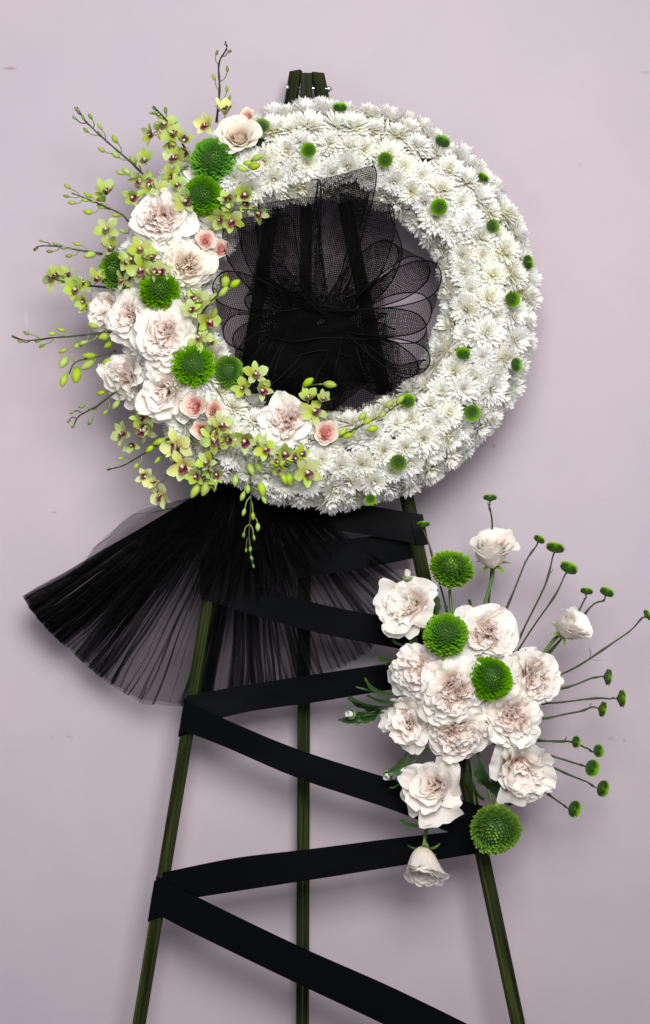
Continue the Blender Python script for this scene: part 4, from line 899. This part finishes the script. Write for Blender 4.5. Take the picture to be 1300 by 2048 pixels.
def sleeve(leg, y0, y1, slant, w, th, yaw, lift=1.8):
    """the turn of ribbon round a leg, hugging its section"""
    p0, p1 = leg_pt(leg, y0), leg_pt(leg, y1); ax = (p1 - p0).normalized(); f = Vector((0, -1, 0)); f = (f - ax * f.dot(ax)).normalized(); s = ax.cross(f).normalized()
    q = Quaternion(ax, yaw); f.rotate(q); s.rotate(q); V = []; UV = []
    g = lift * K; sec = []
    w2, t2 = w / 2 + g, th / 2 + g
    for (a_, b_) in ((-w2, t2), (0, t2 + g * .4), (w2, t2), (w2 + g * .3, 0), (w2, -t2), (0, -t2), (-w2, -t2), (-w2 - g * .3, 0), (-w2, t2)): sec.append((a_, b_))
    rr = random.Random(y0)
    for k in range(7):
        c = p0.lerp(p1, k / 6)
        for i, (a_, b_) in enumerate(sec):
            V.append(c + s * a_ + f * b_ + ax * (slant * K * (-a_ / w2)) + f * (rr.uniform(0, 1) * 0.0006 if i < 3 else 0) - RO); UV.append((i * 0.01, k / 6 * 0.06))
    mb = MB(); mb.add(V, grid_faces(8, 6), UV); return obj('ribbon_wrap', mb.mesh('ribbon_wrap', M['satin'], True), ribbon)
def dleg(py): return lerp(0.052, 0.125, (py - 145) / 1903) 
e_ = 0.011
band([(470, 985), (600, 1000), (700, 1006), (845, 1029)], [(470, 1040), (600, 1050), (720, 1068), (854, 1090)], dleg(980) + 0.02, dleg(1040) + e_, seed=1)
band([(400, 1112), (600, 1088), (720, 1075), (846, 1060)], [(400, 1188), (560, 1162), (700, 1141), (850, 1112)], dleg(1150) + e_ + 0.003, dleg(1080) - e_, seed=2)
band([(405, 1120), (480, 1160), (640, 1208), (800, 1238), (850, 1246)], [(402, 1196), (480, 1222), (620, 1262), (790, 1296), (850, 1304)], dleg(1150) + e_, dleg(1270) + e_, seed=3)
band([(372, 1392), (480, 1372), (640, 1347), (790, 1325), (880, 1312)], [(380, 1452), (500, 1423), (640, 1403), (790, 1378), (880, 1366)], dleg(1410) + e_ + 0.002, dleg(1340) - e_, seed=4)
band([(368, 1398), (450, 1438), (600, 1500), (790, 1560), (965, 1612)], [(368, 1462), (450, 1494), (600, 1558), (790, 1622), (960, 1690)], dleg(1430) + e_ + 0.004, dleg(1650) + e_, seed=5)
band([(325, 1745), (470, 1716), (620, 1698), (760, 1680), (965, 1656)], [(325, 1806), (470, 1783), (640, 1757), (790, 1733), (975, 1704)], dleg(1775) + e_ + 0.002, dleg(1680) + e_ - 0.004, seed=6)
band([(312, 1752), (397, 1795), (600, 1893), (800, 1982), (1060, 2110)], [(309, 1826), (390, 1868), (590, 1965), (770, 2050), (1060, 2190)], dleg(1790) + e_ + 0.004, dleg(2140) + e_, seed=7)
sleeve('L', 1394, 1470, -6, 0.0180, 0.0115, R(24)); sleeve('L', 1756, 1838, -8, 0.0180, 0.0115, R(24)); sleeve('L', 1112, 1196, -6, 0.0180, 0.0115, R(24))
sleeve('R', 1030, 1090, 2, 0.0198, 0.0115, R(-22)); sleeve('R', 1612, 1706, 4, 0.0198, 0.0115, R(-22)); sleeve('R', 1245, 1305, 4, 0.0198, 0.0115, R(-22))

# ------------------------------------------------------------------ lower bouquet
BCX, BCY, BD = 915, 1415, 0.125
core = at(BCX, BCY, BD)
hold = thing('foam_holder', 'dark green floral foam block hidden behind the lower bouquet', 'foam holder', Matrix.Translation(core))
mb = MB(); lathe(mb, [(0.0, -0.036), (0.028, -0.034), (0.040, -0.022), (0.043, 0.0), (0.036, 0.02), (0.020, 0.030), (0.0, 0.033)], 14)
obj('foam_block', mb.mesh('foam_block', M['foam']), hold, Matrix.Rotation(R(90), 4, 'X') @ Matrix.Diagonal((0.95, 1.25, 0.85, 1)))
obj('strap', tube_mesh('strap', [Vector((0.045 * math.cos(a), 0.034 * math.sin(a), 0.006 * math.sin(3 * a))) for a in np.linspace(0, 6.283, 25)], 0.0016, M['wire']), hold)
def into(px, py, f=0.8, d=0.135): return at(lerp(px, BCX, f), lerp(py, BCY, f), d)
ROSES_B = [
 (810, 1208, 57, 'c0', (-0.30, 0.25), 0.5, 0.185, 'blush white rose overlapping the easel leg, highest on the ribbon side of the bouquet'),
 (970, 1270, 57, 'g1', (0.10, 0.20), 1.2, 0.185, 'blush rose behind the middle green ball, under the tall upright rose'),
 (838, 1345, 62, 'g3', (-0.45, 0.10), 2.1, 0.185, 'white rose tilted towards the ribbon, overlapped by the most open rose'),
 (908, 1387, 66, 'g2', (0.05, -0.12), 0.2, 0.215, 'most open blush rose at the front centre of the lower bouquet'),
 (916, 1470, 61, 'g0', (0.02, -0.32), 1.4, 0.190, 'blush rose directly below the most open front rose'),
 (1068, 1362, 60, 'g5', (0.50, 0.15), 0.3, 0.180, 'tall pale cream rose facing the row of button mums'),
 (1030, 1444, 57, 'g4', (0.22, -0.05), 1.1, 0.200, 'blush pink centred rose below the tall pale cream rose'),
 (816, 1447, 50, 'c1', (-0.45, -0.05), 1.0, 0.175, 'smaller pale rose on the ribbon side, level with the lower front rose'),
 (1045, 1548, 60, 'c0', (0.12, -0.25), 2.2, 0.180, 'crumpled white rose near the large hanging green ball'),
 (855, 1577, 62, 'c2', (-0.15, 0.12), 0.8, 0.180, 'half open cream white rose over the lower ribbon band'),
]
for px, py, r, kind, fd, roll, d, label in ROSES_B:
    place_rose(px, py, r * 1.05, kind, fd, roll, label, d, into(px, py, 0.75), 'roses of the lower bouquet')
place_rose(988, 1094, 54, 'side', (0.0, 1.7), 0.4, 'upright rose standing above the lower bouquet, seen from the side', 0.150, at(962, 1235, 0.15), 'roses of the lower bouquet')
place_rose(1146, 1248, 46, 'side', (1.0, 1.0), 1.9, 'white half open rose leaning outwards among the button mum stems', 0.160, at(1070, 1330, 0.15), 'roses of the lower bouquet')
place_rose(848, 1740, 50, 'side', (-0.12, -1.25), 2.9, 'drooping blush rose hanging head down, lowest of the bouquet', 0.170, at(895, 1560, 0.15), 'roses of the lower bouquet', zs=1.25)
for px, py, r, v, fd, d, label, st in (
 (902, 1138, 43, 3, (0.05, 1.3), 0.16, 'green ball mum on a tall stem, highest of the lower bouquet', at(905, 1260, 0.15)),
 (893, 1270, 46, 2, (-0.05, 0.55), 0.215, 'green ball mum in the upper middle of the lower bouquet', at(900, 1380, 0.15)),
 (981, 1358, 46, 1, (0.35, 0.15), 0.208, 'green ball mum squeezed between the open front rose and the cream rose', at(950, 1400, 0.14)),
 (992, 1660, 51, 2, (-0.05, -0.45), 0.185, 'large green ball mum hanging in front of the easel leg, lowest of all', at(955, 1500, 0.14))):
    place_ball(px, py, r, v, fd, label, d, st, 'green ball mums of the lower bouquet')
G = 'button mums on thin stems of the lower bouquet'
BTN_B = [  # px, py, r, facing, label, d, stem pts (px,py,d), leaves
 (980, 997, 15, (0.0, 3.0), 'button mum on a straight stem above the upright rose', 0.14, [(983, 1040, 0.13), (985, 1110, 0.12), (975, 1235, 0.12)], [(0.3, 0.5, 0.008)]),
 (848, 1050, 13, (-0.1, 3.0), 'button mum against the end of the top ribbon band', 0.15, [(860, 1095, 0.15), (885, 1190, 0.14), (905, 1280, 0.13)], []),
 (1078, 1080, 13, (0.8, 1.6), 'button mum on a curved stem, nearest to the upright rose', 0.14, [(1045, 1140, 0.14), (1005, 1235, 0.14), (990, 1290, 0.14)], [(0.5, 0.6, 0.009), (0.8, -0.9, 0.014)]),
 (1110, 1098, 20, (0.35, 2.2), 'second button mum in the row fanning away from the upright rose', 0.15, [(1085, 1180, 0.15), (1035, 1285, 0.14), (1000, 1340, 0.14)], [(0.45, -0.7, 0.012)]),
 (1137, 1138, 20, (0.6, 1.6), 'third button mum in the row fanning away from the upright rose', 0.15, [(1100, 1205, 0.15), (1040, 1295, 0.14), (1000, 1345, 0.14)], [(0.2, -0.8, 0.010)]),
 (1173, 1184, 14, (0.3, 2.6), 'small button mum just above the white leaning rose', 0.13, [(1165, 1205, 0.13), (1130, 1270, 0.13), (1060, 1350, 0.13)], []),
 (1213, 1186, 16, (0.6, 1.8), 'button mum pointing away above the white leaning rose', 0.13, [(1185, 1212, 0.13), (1140, 1260, 0.13), (1060, 1345, 0.13)], []),
 (1294, 1231, 13, (1.8, 1.4), 'small button mum on the longest stem at the edge of the picture', 0.15, [(1250, 1268, 0.15), (1180, 1318, 0.15), (1110, 1352, 0.14), (1020, 1385, 0.14)], [(0.42, -0.5, 0.010), (0.62, 0.7, 0.017), (0.64, -1.0, 0.020)]),
 (1214, 1354, 18, (2.4, -0.1), 'button mum turned sideways, first below the longest stem', 0.15, [(1170, 1362, 0.15), (1110, 1380, 0.15), (1030, 1400, 0.14)], []),
 (1241, 1397, 19, (2.6, 0.1), 'button mum reaching out furthest in the sideways group', 0.15, [(1200, 1397, 0.15), (1115, 1404, 0.15), (1030, 1415, 0.14)], []),
 (1203, 1418, 17, (2.0, -0.3), 'button mum just under the furthest reaching one', 0.15, [(1150, 1424, 0.15), (1090, 1437, 0.15), (1020, 1430, 0.14)], [(0.35, 0.5, 0.010), (0.38, -0.7, 0.012)]),
 (1151, 1484, 13, (1.0, 0.1), 'small pale button mum nearest the blush roses', 0.15, [(1115, 1483, 0.15), (1065, 1478, 0.15), (1000, 1450, 0.14)], [(0.4, 0.6, 0.010)]),
 (1196, 1502, 14, (0.7, 0.2), 'small button mum forking off beyond the small pale one', 0.14, [(1172, 1496, 0.14), (1140, 1484, 0.14), (1060, 1482, 0.14)], []),
 (1183, 1536, 18, (0.6, 0.0), 'open button mum in the lower group, darker at its centre', 0.15, [(1150, 1526, 0.15), (1090, 1508, 0.15), (1000, 1470, 0.14)], []),
 (1204, 1577, 18, (0.9, -0.1), 'button mum on a straight dark stem below the open one', 0.15, [(1165, 1560, 0.15), (1105, 1535, 0.15), (1000, 1485, 0.14)], []),
 (1147, 1618, 18, (0.9, -0.1), 'lowest button mum of the bouquet, under the crumpled white rose', 0.15, [(1120, 1605, 0.15), (1080, 1575, 0.15), (1000, 1500, 0.14)], [(0.3, 0.6, 0.009)]),
]
for px, py, r, fd, label, d, st, lf in BTN_B:
    place_button(px, py, r * 1.12, fd, label, d, [at(*s) for s in st], G, lf)
# white mum buds
def white_bud(px, py, r, fd, label, d, st):
    mw = frame(at(px, py, d), face_dir(*fd), rnd.uniform(0, 6), sc_at(d) * r); t = thing('white_mum_bud', label, 'flower bud', mw, 'white mum buds of the lower bouquet')
    mb = MB(); rr = random.Random(label)
    for i in range(16):
        P, F, UV = petal(1.5, 0.42, (62, 6, -12 + rr.uniform(-12, 16)), 2.4, 2, 5, base_w=0.6, wide=0.6, r0=0.1, z0=-0.75, tipround=0.2, endw=0.6, az=i * 2.39996); mb.add(P, F, UV)
    obj('petals', mb.mesh('petals', M['mum']), t)
    mb = MB(); lathe(mb, [(0.0, -1.05), (0.35, -0.98), (0.72, -0.62), (0.80, -0.3), (0.72, -0.25)], 10); obj('calyx', mb.mesh('calyx', M['bract']), t)
    stem_to(t, mw, -0.95, st, 0.0012, 0.0016, mat='stem')
white_bud(815, 1148, 14, (0.0, 2.0), 'white mum bud standing just above the rose that overlaps the easel leg', 0.17, at(850, 1280, 0.14))
white_bud(699, 1428, 14, (-0.9, 0.3), 'white mum bud sticking out over the black ribbon furthest from the bouquet', 0.16, at(800, 1420, 0.14))
white_bud(774, 1553, 14, (-0.5, -0.3), 'white mum bud beside the half open cream white rose', 0.16, at(850, 1490, 0.14))
# leaves, as sprigs
def sprig(label, stem, leaves, d=0.15):
    pts = catmull([tuple(at(x, y, d)) for x, y in stem], 12); org = Vector(pts[0]); t = thing('leaf_sprig', label, 'leaf sprig', Matrix.Translation(org), 'leaf sprigs of the lower bouquet')
    obj('stem', tube_mesh('stem', [Vector(p) - org for p in pts], 0.0013, M['stem']), t); rr = random.Random(label)
    for (x0, y0, x1, y1, k, roll) in leaves:
        a = at(x0, y0, d + rr.uniform(0, 0.012)); b = at(x1, y1, d + rr.uniform(-0.004, 0.018)); dr = b - a
        m_ = frame(a, dr, roll, 1) @ Matrix.Diagonal((dr.length * 1.05,) * 3 + (1,))
        obj('leaf', LEAF[k], t, Matrix.Translation(-org) @ m_)
sprig('dark lobed leaves over the ribbon, beside the white rose tilted that way', [(850, 1340), (800, 1320), (770, 1330)], [(815, 1310, 757, 1330, 0, 1.5), (830, 1290, 785, 1292, 1, 1.7), (840, 1300, 815, 1262, 0, 1.2)], 0.158)
sprig('long lobed leaf with pale tip lying across the ribbon', [(830, 1385), (780, 1390), (712, 1374)], [(795, 1392, 722, 1376, 0, 1.4), (805, 1400, 735, 1412, 2, 1.5), (790, 1412, 700, 1420, 1, 1.9)], 0.155)
sprig('dark drooping leaves behind the outermost white mum bud', [(820, 1420), (760, 1415), (690, 1440)], [(765, 1415, 722, 1450, 1, 1.2), (730, 1425, 682, 1452, 2, 1.0), (745, 1418, 700, 1450, 0, 0.8)], 0.135)
sprig('leaf sprig behind the half open cream white rose', [(870, 1490), (820, 1530), (790, 1560)], [(820, 1500, 790, 1555, 1, 1.3), (815, 1545, 790, 1585, 0, 1.6), (880, 1525, 908, 1525, 2, 1.4), (905, 1520, 880, 1575, 2, 1.2)], 0.148)
sprig('green leaves hanging on the easel leg above the large hanging ball', [(940, 1490), (945, 1550), (950, 1610)], [(935, 1515, 942, 1605, 0, 1.4), (960, 1520, 968, 1580, 1, 1.7), (985, 1540, 1010, 1618, 1, 1.1), (960, 1560, 1000, 1590, 2, 1.0)], 0.150)
sprig('single small dark leaf above the drooping rose', [(885, 1600), (868, 1640), (850, 1650)], [(866, 1648, 802, 1660, 2, 1.6)], 0.172)
sprig('dark leaves between the tall green ball mum and the upright rose', [(930, 1300), (945, 1250), (950, 1230)], [(930, 1255, 952, 1205, 1, 1.5), (900, 1240, 888, 1215, 0, 1.3), (870, 1240, 880, 1190, 1, 1.2), (985, 1240, 1008, 1225, 2, 1.6)], 0.140)
sprig('shaded leaves filling the heart of the bouquet', [(915, 1415), (900, 1380), (880, 1340)], [(900, 1330, 850, 1270, 0, 1.5), (950, 1330, 985, 1295, 1, 1.5), (960, 1400, 1015, 1400, 0, 1.3), (880, 1430, 850, 1400, 1, 1.2), (950, 1460, 985, 1500, 0, 1.5), (880, 1480, 850, 1510, 1, 1.6), (1000, 1480, 1060, 1490, 1, 1.5), (990, 1330, 1030, 1300, 0, 1.2), (840, 1270, 800, 1260, 1, 1.2)], 0.145)
print('objects', len(SC.objects))
